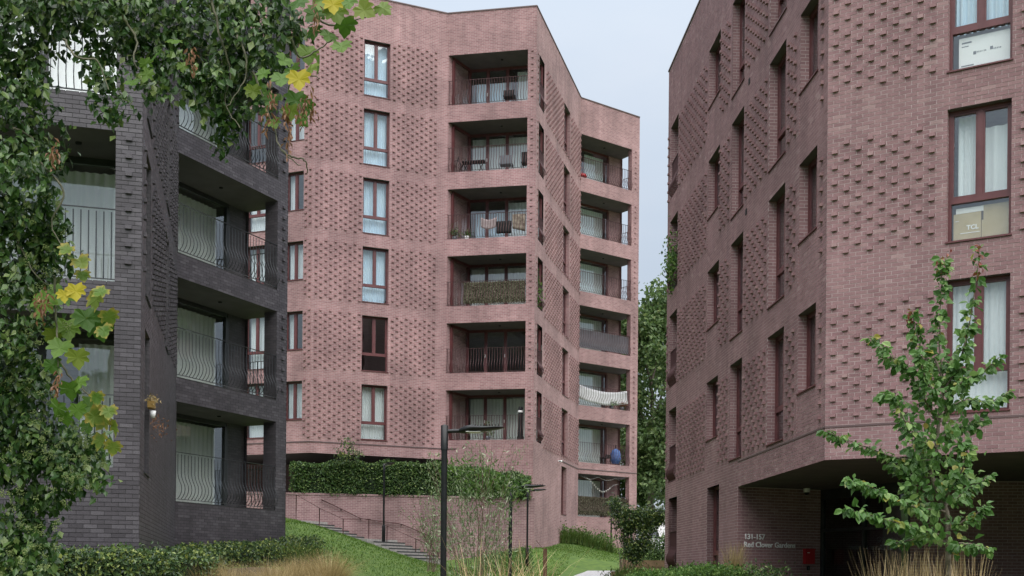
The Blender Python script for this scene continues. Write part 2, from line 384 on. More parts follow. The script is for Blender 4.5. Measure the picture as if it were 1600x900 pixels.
def glazing(f, breaks, z0, z1, parent, fm='frame_red', gm='glass', head=.12, post=.06):
    mb = MB(); f.box(mb, breaks[0], breaks[-1], z1-head, z1, -.1, 0); f.box(mb, breaks[0], breaks[-1], z0, z0+.09, -.1, 0)
    for i, b in enumerate(breaks):
        wd = post*(1.25 if 0 < i < len(breaks)-1 else 1); f.box(mb, b-wd, b+wd, z0+.09, z1-head, -.102, .004)
    g = mb.build('glazed_door', M[fm], parent)
    for a, b in zip(breaks, breaks[1:]): pane(f, a+post, b-post, z0+.09, z1-head, -.05, M[gm], g)
    for b in breaks[1:-1]:
        hb = MB(); f.box(hb, b-.03, b-.01, z0+1.0, z0+1.15, .006, .05); hb.build('door_handle', M['white'], g)
    return g
PROF = [(0, .0), (.02, .03), (.075, .09), (.115, .17), (.13, .26), (.115, .36), (.06, .47), (.018, .57), (0, .68), (0, 1.0), (0, 1.16)]
def bar_mesh(name, m, h=1.16, r=.008, belly=True, n=5):
    mb = MB(); k = h/1.16
    pts = [(0, -o, z*k) for o, z in PROF] if belly else [(0, 0, 0), (0, 0, h)]
    mb.tube(pts, r, n, caps=False)
    me = D.meshes.new(name); me.from_pydata(mb.v, [], mb.f); me.polygons.foreach_set('use_smooth', np.ones(len(mb.f), dtype=bool)); me.materials.append(m); me.update(); return me
def railing(f, s0, s1, z0, h, parent, m, belly=True, single=None, pitch=.125, o=-.06, r=.0125):
    mb = MB(); f.box(mb, s0, s1, z0+h-.012, z0+h, o-.022, o+.022); f.box(mb, s0, s1, z0+.05, z0+.062, o-.02, o+.02)
    rail = mb.build('railing', m, parent)
    n = int((s1-s0)/pitch); xs = [s0+(s1-s0)*(i+.5)/n for i in range(n)]
    if single is not None:
        for s in xs: place_unit('baluster', single, f, s, z0+.055, rail, o)
    else:
        b = MB()
        for s in xs:
            if belly: b.tube([f.p(s, z0+.055+z*(h-.06)/1.16, o+oo) for oo, z in PROF], r, 4, caps=False)
            else: b.tube([f.p(s, z0+.055, o), f.p(s, z0+h-.01, o)], r, 4, caps=False)
        ob = b.build('baluster', m, rail); ob['kind'] = 'stuff'
    return rail

def poly_slab(name, pts, z0, z1, m, parent=None, kind=None):
    mb = MB(); n = len(pts)
    mb.poly([(x, y, z1) for x, y in pts], [(x, y) for x, y in pts]); mb.poly([(x, y, z0) for x, y in reversed(pts)], [(x, y) for x, y in reversed(pts)])
    for i in range(n):
        (a, b), (c, d) = pts[i], pts[(i+1) % n]; ln = math.hypot(c-a, d-b)
        mb.poly([(a, b, z0), (c, d, z0), (c, d, z1), (a, b, z1)], [(0, z0), (ln, z0), (ln, z1), (0, z1)])
    o = mb.build(name, m, parent)
    if kind: o['kind'] = kind
    return o
def coping(f, s0, s1, z, m, parent):
    mb = MB(); f.box(mb, s0, s1, z, z+.05, -.35, .03); return mb.build('coping', m, parent)

# ================================================================ THE GROUND
CP = np.array([(0, 0, -1.6), (0, 10, -1.5), (-5, 10, -1.3), (5, 12, -1.25), (0, 16, -1.5), (0, 27, -1.4), (3, 27, -1.1), (-6.0, 18.5, -.55), (-9, 17, -.5), (-6.0, 24, -.35),
 (-6.4, 29, .1), (-5.4, 34, .35), (-4, 22, -.75), (-2, 22, -1.1), (5, 24, -.6), (5.2, 29, -.4), (4.4, 36, .0), (-7.0, 40, 1.75), (-9.1, 49.3, 2.22), (-8.0, 49, 1.84), (-6.65, 48.5, 1.43), (-5.3, 47.8, 1.0), (-3.95, 47.3, .60), (-2.9, 47, .38), (-8.2, 50.4, 1.0), (-6.6, 50, .7), (-4.8, 49.6, .2), (-3.0, 50.2, .3), (3.2, 45.5, .08), (4.2, 47.5, .2), (1.8, 46, .0), (5.0, 51, .40),
 (.95, 52.6, 1.3), (3.4, 63, 2.2), (7, 65, 1.5), (-3, 43, .25), (0, 43, -.15), (.7, 49.5, .17), (2.6, 43, -.12), (3.9, 50, .30), (5.46, 62.6, .77), (3.3, 60, 1.7), (1.6, 56, 1.4),
 (9.5, 75, 2.45), (0, 110, 6), (-40, 60, 7), (40, 60, 3), (-25, 25, 1), (20, 12, -1.4), (0, -30, -1.9), (-40, -30, -1.5), (40, -30, -2), (60, 130, 8), (-60, 130, 10), (14, 75, 2.4), (-3, 34, -.4), (2.4, 36, -.5), (6.5, 45, .1)], dtype=float)
_d = np.linalg.norm(CP[:, None, :2]-CP[None, :, :2], axis=2); _w = np.linalg.solve(_d+np.eye(len(CP))*.02, CP[:, 2]-1.0)
def gz(x, y):
    x, y = np.asarray(x, float), np.asarray(y, float)
    d = np.sqrt((x[..., None]-CP[:, 0])**2+(y[..., None]-CP[:, 1])**2)
    z = 1.0+(d*_w).sum(-1); r = np.sqrt(x**2+(y-30)**2); k = np.clip((r-110)/60, 0, 1)
    return z*(1-k)+5*k
def gz1(x, y): return float(gz(x, y))
gx = np.concatenate([[-1500, -600, -300, -180, -120, -80, -55], np.arange(-40, 40.1, .8), [55, 80, 120, 180, 300, 600, 1500]])
gy = np.concatenate([[-1500, -600, -200, -100, -60], np.arange(-30, 90.1, .8), [105, 130, 170, 240, 400, 800, 2000]])
GX, GY = np.meshgrid(gx, gy); V = np.stack([GX, GY, gz(GX, GY)], -1).reshape(-1, 3)
nx_ = len(gx); idx = np.arange(len(gy)-1)[:, None]*nx_+np.arange(nx_-1)[None]; F = np.stack([idx, idx+1, idx+1+nx_, idx+nx_], -1).reshape(-1, 4)
M['lawn'] = noisy('lawn', (.045, .09, .012), (.08, .135, .018), 3.5, .95, detail=10, bump=.4)
g = mesh_np('lawn', V, F, M['lawn'], None, (0, 0, 0), True); g['kind'] = 'structure'
def drape(name, pts, m, dz=.006, n=24, kind='structure'):
    """a sheet between two edge lines, following the ground"""
    (a0, a1), (b0, b1) = pts; V = []; Fc = []
    for i in range(n+1):
        t = i/n
        for j in range(9):
            u = j/8; x = (a0[0]*(1-t)+a1[0]*t)*(1-u)+(b0[0]*(1-t)+b1[0]*t)*u; y = (a0[1]*(1-t)+a1[1]*t)*(1-u)+(b0[1]*(1-t)+b1[1]*t)*u
            V.append((x, y, gz1(x, y)+dz))
    for i in range(n):
        for j in range(8): k = i*9+j; Fc.append((k, k+1, k+10, k+9))
    o = mesh_np(name, np.array(V), np.array(Fc), m, None, (0, 0, 0), True); o['kind'] = kind; return o
M['path'] = noisy('path', (.30, .29, .30), (.40, .39, .40), 8, .9)
M['soil'] = noisy('soil', (.045, .032, .022), (.08, .06, .042), 12, 1, bump=.5)
drape('path', (((1.7, 41.5), (3.2, 49.0)), ((4.6, 41.5), (5.4, 49.0))), M['path'], .03)
drape('road', (((6, 66), (5, 82)), ((30, 66), (30, 82))), M['path'], .03)
drape('planting_bed', (((-12, 12), (-6.4, 30)), ((-1.6, 12), (-4.9, 30))), M['soil'], .02)
drape('planting_bed', (((-1.2, 13), (-1.4, 24)), ((3.2, 13), (3.0, 24))), M['soil'], .024)
drape('planting_bed', (((3.0, 11), (2.9, 37)), ((12, 11), (5.6, 37))), M['soil'], .028)

# ================================================================ CENTRAL TOWER
HT = [8.70+3.15*k for k in range(6)]
tw = empty('apartment_tower', (-4, 58, 3.5), 'tall pinkish-red brick apartment tower in the centre with two stacks of balconies', 'building')
fZ = Face(-9.09, 51.64, .9312, -.3644); fA = Face(-3.26, 54.2, .9156, .4020); fB = Face(-3.26, 54.2, .9822, -.1881)
fC = Face(.9256, 53.40, .25264, .96756); fD = Face(3.586, 63.59, .8, .6); fE = Face(7.122, 66.24, -.6, .8)
TB, TS = M['tower_brick'], M['tower_stud']; ZT = 26.42
def up(f, s): f.x, f.y = f.x, f.y; return f
lenA, lenB, lenC, lenD, lenE, lenZ = 6.37, 4.26, 10.53, 4.42, 6.5, 8.0
fA0 = fA  # s negative to the left
foot = [fZ.p(-lenZ, 0)[:2], fZ.p(0, 0)[:2], fA.p(0, 0)[:2], fB.p(lenB, 0)[:2], fC.p(lenC, 0)[:2], fD.p(lenD, 0)[:2], fE.p(lenE, 0)[:2], (-10, 75), (-15, 66)]
# faces with their openings: s0,s1,z0,z1,depth
winA = [(-4.03, -2.78, h-2.52, h) for h in HT]
winZ1 = [(-1.42, -.46, h-1.74, h) for h in HT]; winZ2 = [(-3.55, -2.38, h-2.5, h) for h in HT]; winZ3 = [(-6.6, -5.4, h-2.5, h) for h in HT]
balB = [(.07, 3.86, h-2.35, h) for h in HT]
HD = [5.70]+HT; balD = [(.02, 3.84, h-2.36, h) for h in HD]
sideC = [(.60, 1.65, h-2.38, h) for h in HT]; slotC = [(6.15, 7.72, h-2.42, h) for h in HT]; gslot = (6.25, 7.5, 3.23, 5.70)
sideE = [(.32, 1.45, h-2.36, h) for h in HD]
wall('wall', fA, -lenA, 0, 5.45, ZT, winA, TB, tw, reveal=.17)
wall('wall', fZ, -lenZ, 0, 5.45, ZT, winZ1+winZ2+winZ3, TB, tw, reveal=.17)
wall('wall', fB, 0, lenB, -2, ZT, balB, TB, tw, reveal=0)
wall('wall', fC, 0, lenC, -2, ZT, [h+(0.0,) for h in sideC]+[h+(.17,) for h in slotC]+[gslot+(.17,)], TB, tw)
wall('wall', fD, 0, lenD, -2, ZT, balD, TB, tw, reveal=0)
wall('wall', fE, 0, lenE, -2, ZT, sideE, TB, tw, reveal=0)
mb = MB()
for (a, b), (c, d) in ((foot[6], foot[7]), (foot[7], foot[8]), (foot[8], foot[0])):
    ln = math.hypot(c-a, d-b); mb.poly([(a, b, -2), (c, d, -2), (c, d, ZT), (a, b, ZT)], [(0, 0), (ln, 0), (ln, ZT+2), (0, ZT+2)])
mb.build('wall', TB, tw)
poly_slab('roof', [(x*.985-.05, y*.985+.9) for x, y in foot], ZT-.8, ZT-.6, M['concrete'], tw)
for f, a, b in ((fA, -lenA, 0), (fB, 0, lenB), (fC, 0, lenC), (fD, 0, lenD), (fZ, -lenZ, 0)): coping(f, a, b, ZT, M['coping'], tw)
# overhang of the two left faces: soffit and recessed ground-floor wall
fG = Face(-16, 57.6, 1, -.05)
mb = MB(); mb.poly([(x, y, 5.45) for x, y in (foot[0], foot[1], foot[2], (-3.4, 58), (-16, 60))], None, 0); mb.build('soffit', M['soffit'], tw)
wall('ground_floor_wall', fG, 0, 13, 3, 5.45, [], TB, tw)
fGr = Face(-3.26, 54.2, .05, 1); mb = MB(); fGr.quad(mb, 0, 4, 3, 5.5, -.02); mb.build('ground_floor_wall', TB, tw)
# string course: a thin dark projecting line
mb = MB(); fZ.box(mb, -lenZ, 0, 5.93, 5.98, -.01, .02); fA.box(mb, -lenA, 0, 5.93, 5.98, -.01, .02); fB.box(mb, 0, .6, 5.93, 5.98, -.01, .02)
fC.box(mb, 6.3, lenC, 5.93, 5.98, -.01, .02); fD.box(mb, 0, lenD, 5.93, 5.98, -.01, .02); mb.build('string_course', M['coping'], tw)
# projecting headers
zonesT = [(h-2.58, h+.02) for h in HT]
for f, a, b, holes, zones in ((fA, -lenA, -.35, winA, zonesT), (fZ, -lenZ, 0, [(h[0], h[1], h[3]-2.6, h[3]+.1) for h in winZ1]+winZ2+winZ3, zonesT), (fC, 1.85, lenC, slotC, [(h-2.55, h-.12) for h in HT])):
    o = boxes_mesh('projecting_brick', f, studs(f, a, b, zones, holes, 8.70, .06, .062), TS, tw); o['kind'] = 'stuff'
col = []
for f, s, hh in ((fB, 4.02, HT), (fD, 4.08, HT[0:]), (fC, .30, HT)):
    rows = []
    for h in hh:
        for i in range(8): z = h-2.2+i*.3; rows.append((s, s+.105, z, z+.065, -.01, .04))
    o = boxes_mesh('projecting_brick', f, rows, TS, tw); o['kind'] = 'stuff'
# windows with their curtains
ordn = ['lowest', 'second lowest', 'third lowest', 'third highest', 'second highest', 'topmost']
CG = 'curtains in the windows of the central tower'
for k, h in enumerate(HT):
    window(fA, *winA[k], tw)
    if k != 1:
        s0, s1, z0, z1 = winA[k]
        curtain(fA, s0+.04, s1-.04, z0+.05, z1-.05, -.42, f'{"white" if k == 0 else "pale blue"} curtain behind the {ordn[k]} window of the tower\'s studded left face', 'curtain' if k == 0 else 'curtain_blue', CG)
    window(fZ, *winZ1[k], tw, 'short')
    if k < 5: curtain(fZ, -1.38, -1.0 if k % 2 else -.5, winZ1[k][2]+.05, h-.05, -.4, f'pale curtain in the {ordn[k]} short window beside the dark building\'s corner pier', 'curtain', CG)
    window(fZ, *winZ2[k], tw)
    if k < 4: curtain(fZ, -3.5, -2.42, winZ2[k][2]+.05, h-.05, -.4, f'pale curtain in the {ordn[k]} tall window seen through the dark block\'s balcony gaps', 'curtain', CG)
    window(fC, slotC[k][0], slotC[k][1], slotC[k][2], slotC[k][3], tw, 'tall')
window(fC, gslot[0], gslot[1], gslot[2], gslot[3], tw, 'single')
# interior floors keep rooms dark and separate
inner = [fZ.p(-lenZ+.3, 0, -.5)[:2], fZ.p(-.1, 0, -.6)[:2], fA.p(-.3, 0, -2.0)[:2], fB.p(2.2, 0, -2.4)[:2], fC.p(3.0, 0, -1.9)[:2], fC.p(lenC-1.0, 0, -1.2)[:2], fD.p(.8, 0, -2.4)[:2], fD.p(3, 0, -2.4)[:2], (3, 72), (-10, 74), (-14, 66)]
for h in HD: poly_slab('floor_slab', inner, h+.12, h+.4, M['concrete'], tw)
for h in HT:   # bring the slab to the window wall on the two left faces
    poly_slab('floor_slab', [fZ.p(-lenZ+.3, 0, -.3)[:2], fZ.p(-.1, 0, -.35)[:2], fA.p(-.5, 0, -.3)[:2], fA.p(-.5, 0, -1.9)[:2], (-9, 54.5), (-14, 57)], h+.08, h+.5, M['concrete'], tw)

def recess(f, s0, s1, zf, zh, dp, parent, brickm, sofm, s_end=None, pier_t=None, splay=0, wall_r=None):
    """balcony recess: soffit, floor, left cheek, right pier (open at the side when pier_t is given)"""
    e = s_end if s_end is not None else s1
    mb = MB(); L0 = f.p(s0, zh); LB = f.p(s0+splay, zh, -dp)
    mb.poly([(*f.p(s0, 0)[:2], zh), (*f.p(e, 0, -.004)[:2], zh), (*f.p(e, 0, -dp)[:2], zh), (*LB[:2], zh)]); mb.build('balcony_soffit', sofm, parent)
    mb = MB(); mb.poly([(*f.p(s0, 0)[:2], zf), (*f.p(e, 0, -.004)[:2], zf), (*f.p(e, 0, -dp)[:2], zf), (*LB[:2], zf)]); mb.build('balcony_floor', M['concrete'], parent)
    mb = MB()
    mb.poly([(*L0[:2], zf), (*LB[:2], zf), (*LB[:2], zh), (*L0[:2], zh)], [(0, zf), (dp, zf), (dp, zh), (0, zh)])
    mb.build('balcony_wall', brickm, parent); mb = MB()
    if pier_t:
        mb.poly([f.p(s1, zf, 0), f.p(s1, zf, -pier_t), f.p(s1, zh, -pier_t), f.p(s1, zh, 0)], [(0, zf), (pier_t, zf), (pier_t, zh), (0, zh)])
        mb.poly([f.p(s1, zf, -pier_t), f.p(e, zf, -pier_t), f.p(e, zh, -pier_t), f.p(s1, zh, -pier_t)], [(0, zf), (e-s1, zf), (e-s1, zh), (0, zh)])
    else:
        mb.poly([f.p(s1, zf, 0), f.p(s1, zf, -dp), f.p(s1, zh, -dp), f.p(s1, zh, 0)], [(0, zf), (dp, zf), (dp, zh), (0, zh)])
    mb.build('balcony_pier' if pier_t else 'balcony_wall', brickm, parent)
    if wall_r:
        mb = MB(); g = f.sub(0, -dp); g.quad(mb, wall_r, e, zf, zh, 0); mb.build('balcony_wall', brickm, parent)
    mb = MB(); c = f.p((s0+s1)/2+.5, zh-.03, -dp*.5); mb.lathe(c, [(.0, 0), (.05, 0), (.06, .03)], 10); mb.build('ceiling_light', M['black'], parent)

for k, h in enumerate(HT):
    zf = h-2.35
    recess(fB, .07, 3.86, zf, h, 1.65, tw, TB, M['soffit'], lenB, .60, .62)
    g = fB.sub(0, -1.65); glazing(g, [.70, 1.62, 2.58, lenB-.02], zf, h, tw)
    fl = Face(*fB.p(.07, 0)[:2], *(Vector(fB.p(.69, 0, -1.65)[:2])-Vector(fB.p(.07, 0)[:2])))   # glazed left cheek
    glazing(fl.sub(0, .11), [.35, 1.72], zf, h, tw)
    railing(fB, .07, 3.86, zf, 1.15, tw, M['rail_red'], o=-.02)
    railing(fC, .62, 1.63, zf, 1.15, tw, M['rail_red'], o=-.02, pitch=.1)
    if k != 1:
        spans = {5: (3.0, 4.15), 4: (.8, 4.15), 3: (2.6, 4.15), 2: (.8, 4.15), 0: (.8, 4.15)}[k]
        curtain(fB, spans[0], spans[1], zf+.08, h-.14, -1.95, f'pale curtain inside the {ordn[k]} balcony in the tower\'s front balcony stack', 'curtain_grey' if k in (0, 2, 4) else 'curtain', CG, pitch=.16)
    if k in (5, 3): curtain(fB, 1.0, 2.7, zf+.08, zf+1.75, -1.95, f'low sheet imitating sky reflection in the left panes of the {ordn[k]} front tower balcony', 'curtain_blue', CG, pitch=.2)  # added sheet whose pale blue stands in for sky reflected in the glass
ordd = ['ground-level', 'second lowest', 'third lowest', 'middle', 'third highest', 'second highest', 'topmost']
for k, h in enumerate(HD):
    zf = h-2.36
    recess(fD, .02, 3.84, zf, h, 1.6, tw, TB, M['soffit'], lenD, .32, 0, 3.5)
    g = fD.sub(0, -1.58); glazing(g, [.05, .95, 3.45], zf, h, tw)
    railing(fD, .02, 3.84, zf, 1.12, tw, M['rail_red'], o=-.02)
    railing(fE, .34, 1.43, zf, 1.12, tw, M['rail_red'], o=-.02)
    curtain(fD, 1.2 if k != 6 else 1.9, 3.35, zf+.1, h-.15, -1.9, f'pale curtain behind the {ordd[k]} balcony of the tower\'s right-hand stack', 'curtain_grey' if k in (0, 1, 3) else 'curtain', CG, pitch=.16)
    if k in (5, 6, 4): curtain(fD, .1, .85, zf+.1, zf+1.5, -1.9, f'short white curtain at the left of the {ordd[k]} balcony, tower\'s right-hand stack', 'curtain', CG, pitch=.16)

# ================================================================ RIGHT BUILDING
HR = [5.53+3.15*k for k in range(4)]
rb = empty('brick_apartment_block', (9, 24, -.6), 'large brown-red brick apartment block on the right with an entrance under its overhanging corner', 'building')
fR = Face(6.066, 22.42, .8575, -.5145)                    # right-hand face, s>0 to the right
fL = Face(6.066, 22.42, .05547, -.99846)                  # left-hand face, s<0 to the left (far end)
lenL, lenR, ZR, ZS = 16.5, 9.0, 17.05, 2.32
def rl(h, a, b, top, bot): return (-b, -a, h-bot, h-top)
c3 = [rl(h, 2.82, 4.13, 0, 2.47) for h in HR[:4]]; c2 = [rl(h, 6.42, 7.68, 0, 2.47) for h in HR[:4]]
c4 = [rl(h, .62, 1.80, 0, 1.65) for h in HR[:4]]; c1 = [rl(h, 9.0, 10.4, 0, 1.65) for h in HR[:4]]; c0 = [rl(h, 14.75, 16.05, 0, 2.4) for h in HR[:4]]
g1 = (-10.2, -8.75, -.1, 2.56); g0 = (-15.9, -14.5, .3, 2.60)
holesL = [q+(.2,) for q in c3+c2+c4+c1]+[q+(1.5,) for q in c0]+[g1+(.2,), g0+(1.5,)]
winR = [(2.22, 3.32, h-2.45, h) for h in HR[:4]]; winR2 = [(5.6, 6.8, h-2.45, h) for h in HR[:4]]
holesR = [q+(.16,) for q in winR+winR2]
SE = -6.74   # where the overhang begins on the left-hand face
zb = 5.53
wall('wall', fL, -lenL, 0, ZS, ZR, holesL, M['red_mortar'], rb, o=-.0035, rm=M['red_tex'])
wall('wall', fL, -lenL, SE, -2.5, ZS, [g1+(.2,), g0+(1.5,)], M['red_mortar'], rb, o=-.0035, rm=M['red_tex'])
wall('wall', fR, 0, lenR, ZS, ZR, holesR, M['red_mortar'], rb, o=-.0035, rm=M['red_tex'])
# individually laid bricks
cand = []
def lay(f, s0, s1, z0, z1, holes, phase=0): return bricks(f, s0, s1, z0, z1, holes, zb, phase)
BR = lay(fR, 0, 5.4, ZS, 13.4, holesR); BL = lay(fL, -lenL, 0, ZS, ZR, holesL)+lay(fL, -lenL, SE, -.9, ZS, holesL)
vis = [b for b in BR if b[6] and 1.6 < b[0] < 3.62 and b[2] < 10.9 and not (b[0] < 2.0)]
vis.sort(key=lambda b: -b[0]); big = vis[:300]; bigs = set(id(b) for b in big)
ub = unit_box('brick', .215, .012, .065, M['red_geo'])
for b in big: place_unit('brick', ub, fR, b[0], b[2], rb, -.010+b[5])
o = boxes_mesh('brick', fR, [b[:6] for b in BR if id(b) not in bigs], M['red_geo'], rb); o['kind'] = 'stuff'
o = boxes_mesh('brick', fL, [b[:6] for b in BL], M['red_geo'], rb); o['kind'] = 'stuff'
zonesR = [(h-2.5, h-.18) for h in HR[:4]]
SR = studs(fR, .02, 5.4, zonesR, winR+winR2, zb, .1, .042)
usx = sorted([b for b in SR if b[0] < 3.6 and b[2] < 11], key=lambda b: -b[0])[:300]; us = set(id(b) for b in usx)
uh = unit_box('projecting_brick', .105, .055, .065, M['red_geo'])
for b in usx: place_unit('projecting_brick', uh, fR, b[0], b[2], rb, b[5]-.055)
rest = [b for b in SR if id(b) not in us]
if rest: o = boxes_mesh('projecting_brick', fR, rest, M['red_geo'], rb); o['kind'] = 'stuff'
panels = [(q[0]-.02, q[1]+.02, q[3]-2.5, q[3]) for q in c4+c1]
o = boxes_mesh('projecting_brick', fL, studs(fL, -lenL+.1, -.05, zonesR, c3+c2+c0+panels, zb, .1, .058), M['red_geo'], rb); o['kind'] = 'stuff'
for q in c4+c1:      # plain panel below each short window: slightly set-back edge lines
    mb = MB(); fL.box(mb, q[0]-.03, q[0]-.005, q[2]-.85, q[2], -.005, .012); mb.build('panel_edge', M['red_tex'], rb)
mb = MB(); fL.box(mb, SE, -.0, 2.93, 2.965, -.01, .012); fR.box(mb, .0, lenR, 2.93, 2.965, -.01, .012); mb.build('string_course', M['coping'], rb)
coping(fL, -lenL, 0, ZR, M['coping'], rb)
for (s, z) in ((-3.9+.2-2.3, 12.15), (-6.2, 9.0)):
    mb = MB(); fL.box(mb, s, s+.14, z, z+.14, -.01, .012); mb.build('air_vent', M['black'], rb)
# far end and back
pE = fL.p(-lenL, 0); pR = fR.p(lenR, 0); back = [(pE[0], pE[1]), (16, 41), (22, 30), (pR[0], pR[1])]
mb = MB()
for (a, b), (c, d) in zip(back, back[1:]):
    ln = math.hypot(c-a, d-b); mb.poly([(a, b, -2.5), (c, d, -2.5), (c, d, ZR), (a, b, ZR)], [(0, 0), (ln, 0), (ln, 19), (0, 19)])
mb.build('wall', M['red_tex'], rb)
ring = [(pE[0]+.3, pE[1]-.1), (16, 40.7), (21.6, 30), (pR[0]-.1, pR[1]+.3), fR.p(.1, 0, -.3)[:2]]
poly_slab('roof', ring, ZR-.8, ZR-.6, M['concrete'], rb)
inn = [fL.p(-lenL+.3, 0, -1.7)[:2], (16, 40), (21, 30), fR.p(lenR-.5, 0, -.5)[:2], fR.p(.1, 0, -.5)[:2], fL.p(-.6, 0, -.45)[:2], fL.p(-13.8, 0, -.45)[:2], fL.p(-13.8, 0, -1.7)[:2]]
for h in HR: poly_slab('floor_slab', inn, h+.12, h+.42, M['concrete'], rb)
# entrance under the overhang
fS = Face(*fL.p(SE, 0)[:2], .91915, .39392); lenS = 2.58
pg = fS.p(lenS, 0); fGl = Face(pg[0], pg[1], .39392, -.91915); lenG = 3.3
pw = fGl.p(lenG, 0); fW = Face(pw[0], pw[1], .95, -.05); lenW = 5.5
mb = MB(); mb.poly([(*fL.p(SE, 0)[:2], ZS), (*fL.p(0, 0)[:2], ZS), (*fR.p(lenR, 0)[:2], ZS), (*fW.p(lenW, 0)[:2], ZS), (*pg[:2], ZS)]); mb.build('soffit', M['soffit'], rb)
wall('entrance_wall', fS, 0, lenS, -2, ZS, [], M['red_mortar'], rb, o=-.0035)
o = boxes_mesh('brick', fS, [b[:6] for b in lay(fS, 0, lenS, -.9, ZS, [])], M['red_geo'], rb); o['kind'] = 'stuff'
wall('entrance_wall', fW, 0, lenW, -2, ZS, [], M['red_mortar'], rb, o=-.0035)
o = boxes_mesh('brick', fW, [b[:6] for b in lay(fW, 0, lenW, -.9, ZS, [])], M['red_geo'], rb); o['kind'] = 'stuff'
mb = MB(); fGl.box(mb, 0, lenG, ZS-.25, ZS, -.12, 0); fGl.box(mb, 0, .07, -1, ZS-.25, -.12, 0); fGl.box(mb, lenG-.07, lenG, -1, ZS-.25, -.12, 0); fGl.box(mb, .07, lenG-.07, 1.22, 1.30, -.12, .004)
fGl.box(mb, 1.6, 1.68, -1, 1.22, -.12, .002); fGl.box(mb, 1.6, 1.68, 1.30, ZS-.25, -.12, .002)
dg = mb.build('entrance_screen', M['frame_dark'], rb)
for a, b, c, d in ((.07, 1.6, -1, 1.22), (1.68, lenG-.07, -1, 1.22), (.07, 1.6, 1.30, ZS-.25), (1.68, lenG-.07, 1.30, ZS-.25)): pane(fGl, a, b, c, d, -.05, M['glass_dark'], dg)
bk = Face(*fGl.p(0, 0, -2.5)[:2], fGl.dx, fGl.dy); wall('lobby_wall', bk, -.5, lenG+1, -1, ZS, [], M['concrete'], rb)
mb = MB(); mb.poly([fGl.p(0, -.35, -.1), fGl.p(lenG, -.35, -.1), fGl.p(lenG, -.35, -2.5), fGl.p(0, -.35, -2.5)]); mb.build('lobby_floor', M['concrete'], rb)
# windows of the right block
RG = 'curtains in the windows of the right-hand block'; col_names = {0: 'nearest', 1: 'second nearest', 2: 'third nearest', 3: 'fourth nearest'}; ordr = ['lowest', 'second', 'third', 'topmost']
for k in range(4):
    w1 = window(fR, *winR[k], rb, dp=.14); window(fR, *winR2[k], rb, dp=.14)
    for ci, (cc, kind) in enumerate(((c4, 'short'), (c3, 'tall'), (c2, 'tall'), (c1, 'short'))):
        window(fL, *cc[k], rb, kind, dp=.19)
        if (k+ci) % 2 == 0 or ci == 1:
            q = cc[k]; curtain(fL, q[0]+.05, q[1]-.05, q[2]+.05, q[3]-.05, -.45, f'grey curtain, {ordr[k]} window of the {col_names[ci]} column, right block\'s left face', 'curtain_grey', RG)
window(fL, *g1, rb, 'tall', dp=.19)
for q in c0+[g0]:
    railing(fL, q[0]+.02, q[1]-.02, q[2], 1.2, rb, M['rail_red'], pitch=.1, o=-.05)
    mb = MB(); g = fL.sub(0, -1.5); g.quad(mb, q[0], q[1], q[2], q[3]); mb.build('balcony_wall', M['red_tex'], rb)
s0, s1, z0, z1 = winR[0]; curtain(fR, s0+.04, s1-.04, z0+.05, z1-.05, -.30, 'white lace curtain filling the large window behind the young tree', 'curtain', RG, amp=.02)
lace = MB()      # embroidered wavy net lines standing proud of the lace
for i in range(9):
    s = s0+.1+i*.115
    pts = [fR.p(s+.028*math.sin(j*math.pi/2)*(1 if i % 2 else -1), z0+.1+j*.062, -.245) for j in range(38)]
    lace.tube(pts, .0045, 3, caps=False)
ob = lace.build('lace_net', M['white'], None, fR.p(s0+.5, z0, -.245)); tag(ob, 'fine white wavy net over the lace curtain behind the young tree', 'lace net')
s0, s1, z0, z1 = winR[1]
curtain(fR, s0+.12, s0+.5, z0+.8, z1-.05, -.34, 'pale sheer curtain gathered at the left of the window with the cardboard box', 'curtain', RG)
curtain(fR, s0+.56, s1-.05, z0+.8, z1-.32, -.34, 'white hanging sheet drooping in the right casement of the window with the cardboard box', 'curtain', RG, pitch=.2)
s0, s1, z0, z1 = winR[2]
curtain(fR, s0+.08, s0+.52, z0+.8, z1-.05, -.34, 'blue-white curtain in the left casement above the white box', 'curtain_blue', RG)
curtain(fR, s0+.56, s1-.06, z0+.8, z1-.05, -.34, 'blue-white curtain in the right casement above the white box', 'curtain_blue', RG)

def text(body, size, f, s, z, o, m, parent, name='lettering', bold=.02, rot=0, extr=.006):
    cu = D.curves.new(name, 'FONT'); cu.body = body; cu.size = size; cu.extrude = extr; cu.offset = bold*size; cu.resolution_u = 3
    tmp = D.objects.new(name, cu); COL.objects.link(tmp); bpy.context.view_layer.update()
    me = D.meshes.new_from_object(tmp.evaluated_get(bpy.context.evaluated_depsgraph_get())); D.objects.remove(tmp)
    me.materials.clear(); me.materials.append(m)
    ob = link(name, me, parent); q = Vector(f.p(s, z, o)); ob.location = q-origin(parent) if parent else q
    ob.rotation_euler = (Matrix.Rotation(math.atan2(f.dy, f.dx), 3, 'Z') @ Matrix.Rotation(RAD(90), 3, 'X') @ Matrix.Rotation(rot, 3, 'Z')).to_euler(); return ob
sg = empty('wall_sign', fS.p(.2, .77, .01), 'white raised letters reading 131-157 Red Clover Gardens on the entrance wall', 'sign')
text('131-157', .19, fS, .20, .99, .012, M['letter'], sg, 'street_number')
text('Red Clover Gardens', .19, fS, .19, .79, .012, M['letter'], sg, 'street_name')
pb = empty('wall_box', fS.p(2.16, .5, .0), 'small red metal box fixed to the entrance wall right of the lettering', 'red box')
mb = MB(); fS.box(mb, 2.03, 2.32, .38, .74, 0, .12); b = mb.build('box_body', M['red_box'], pb)
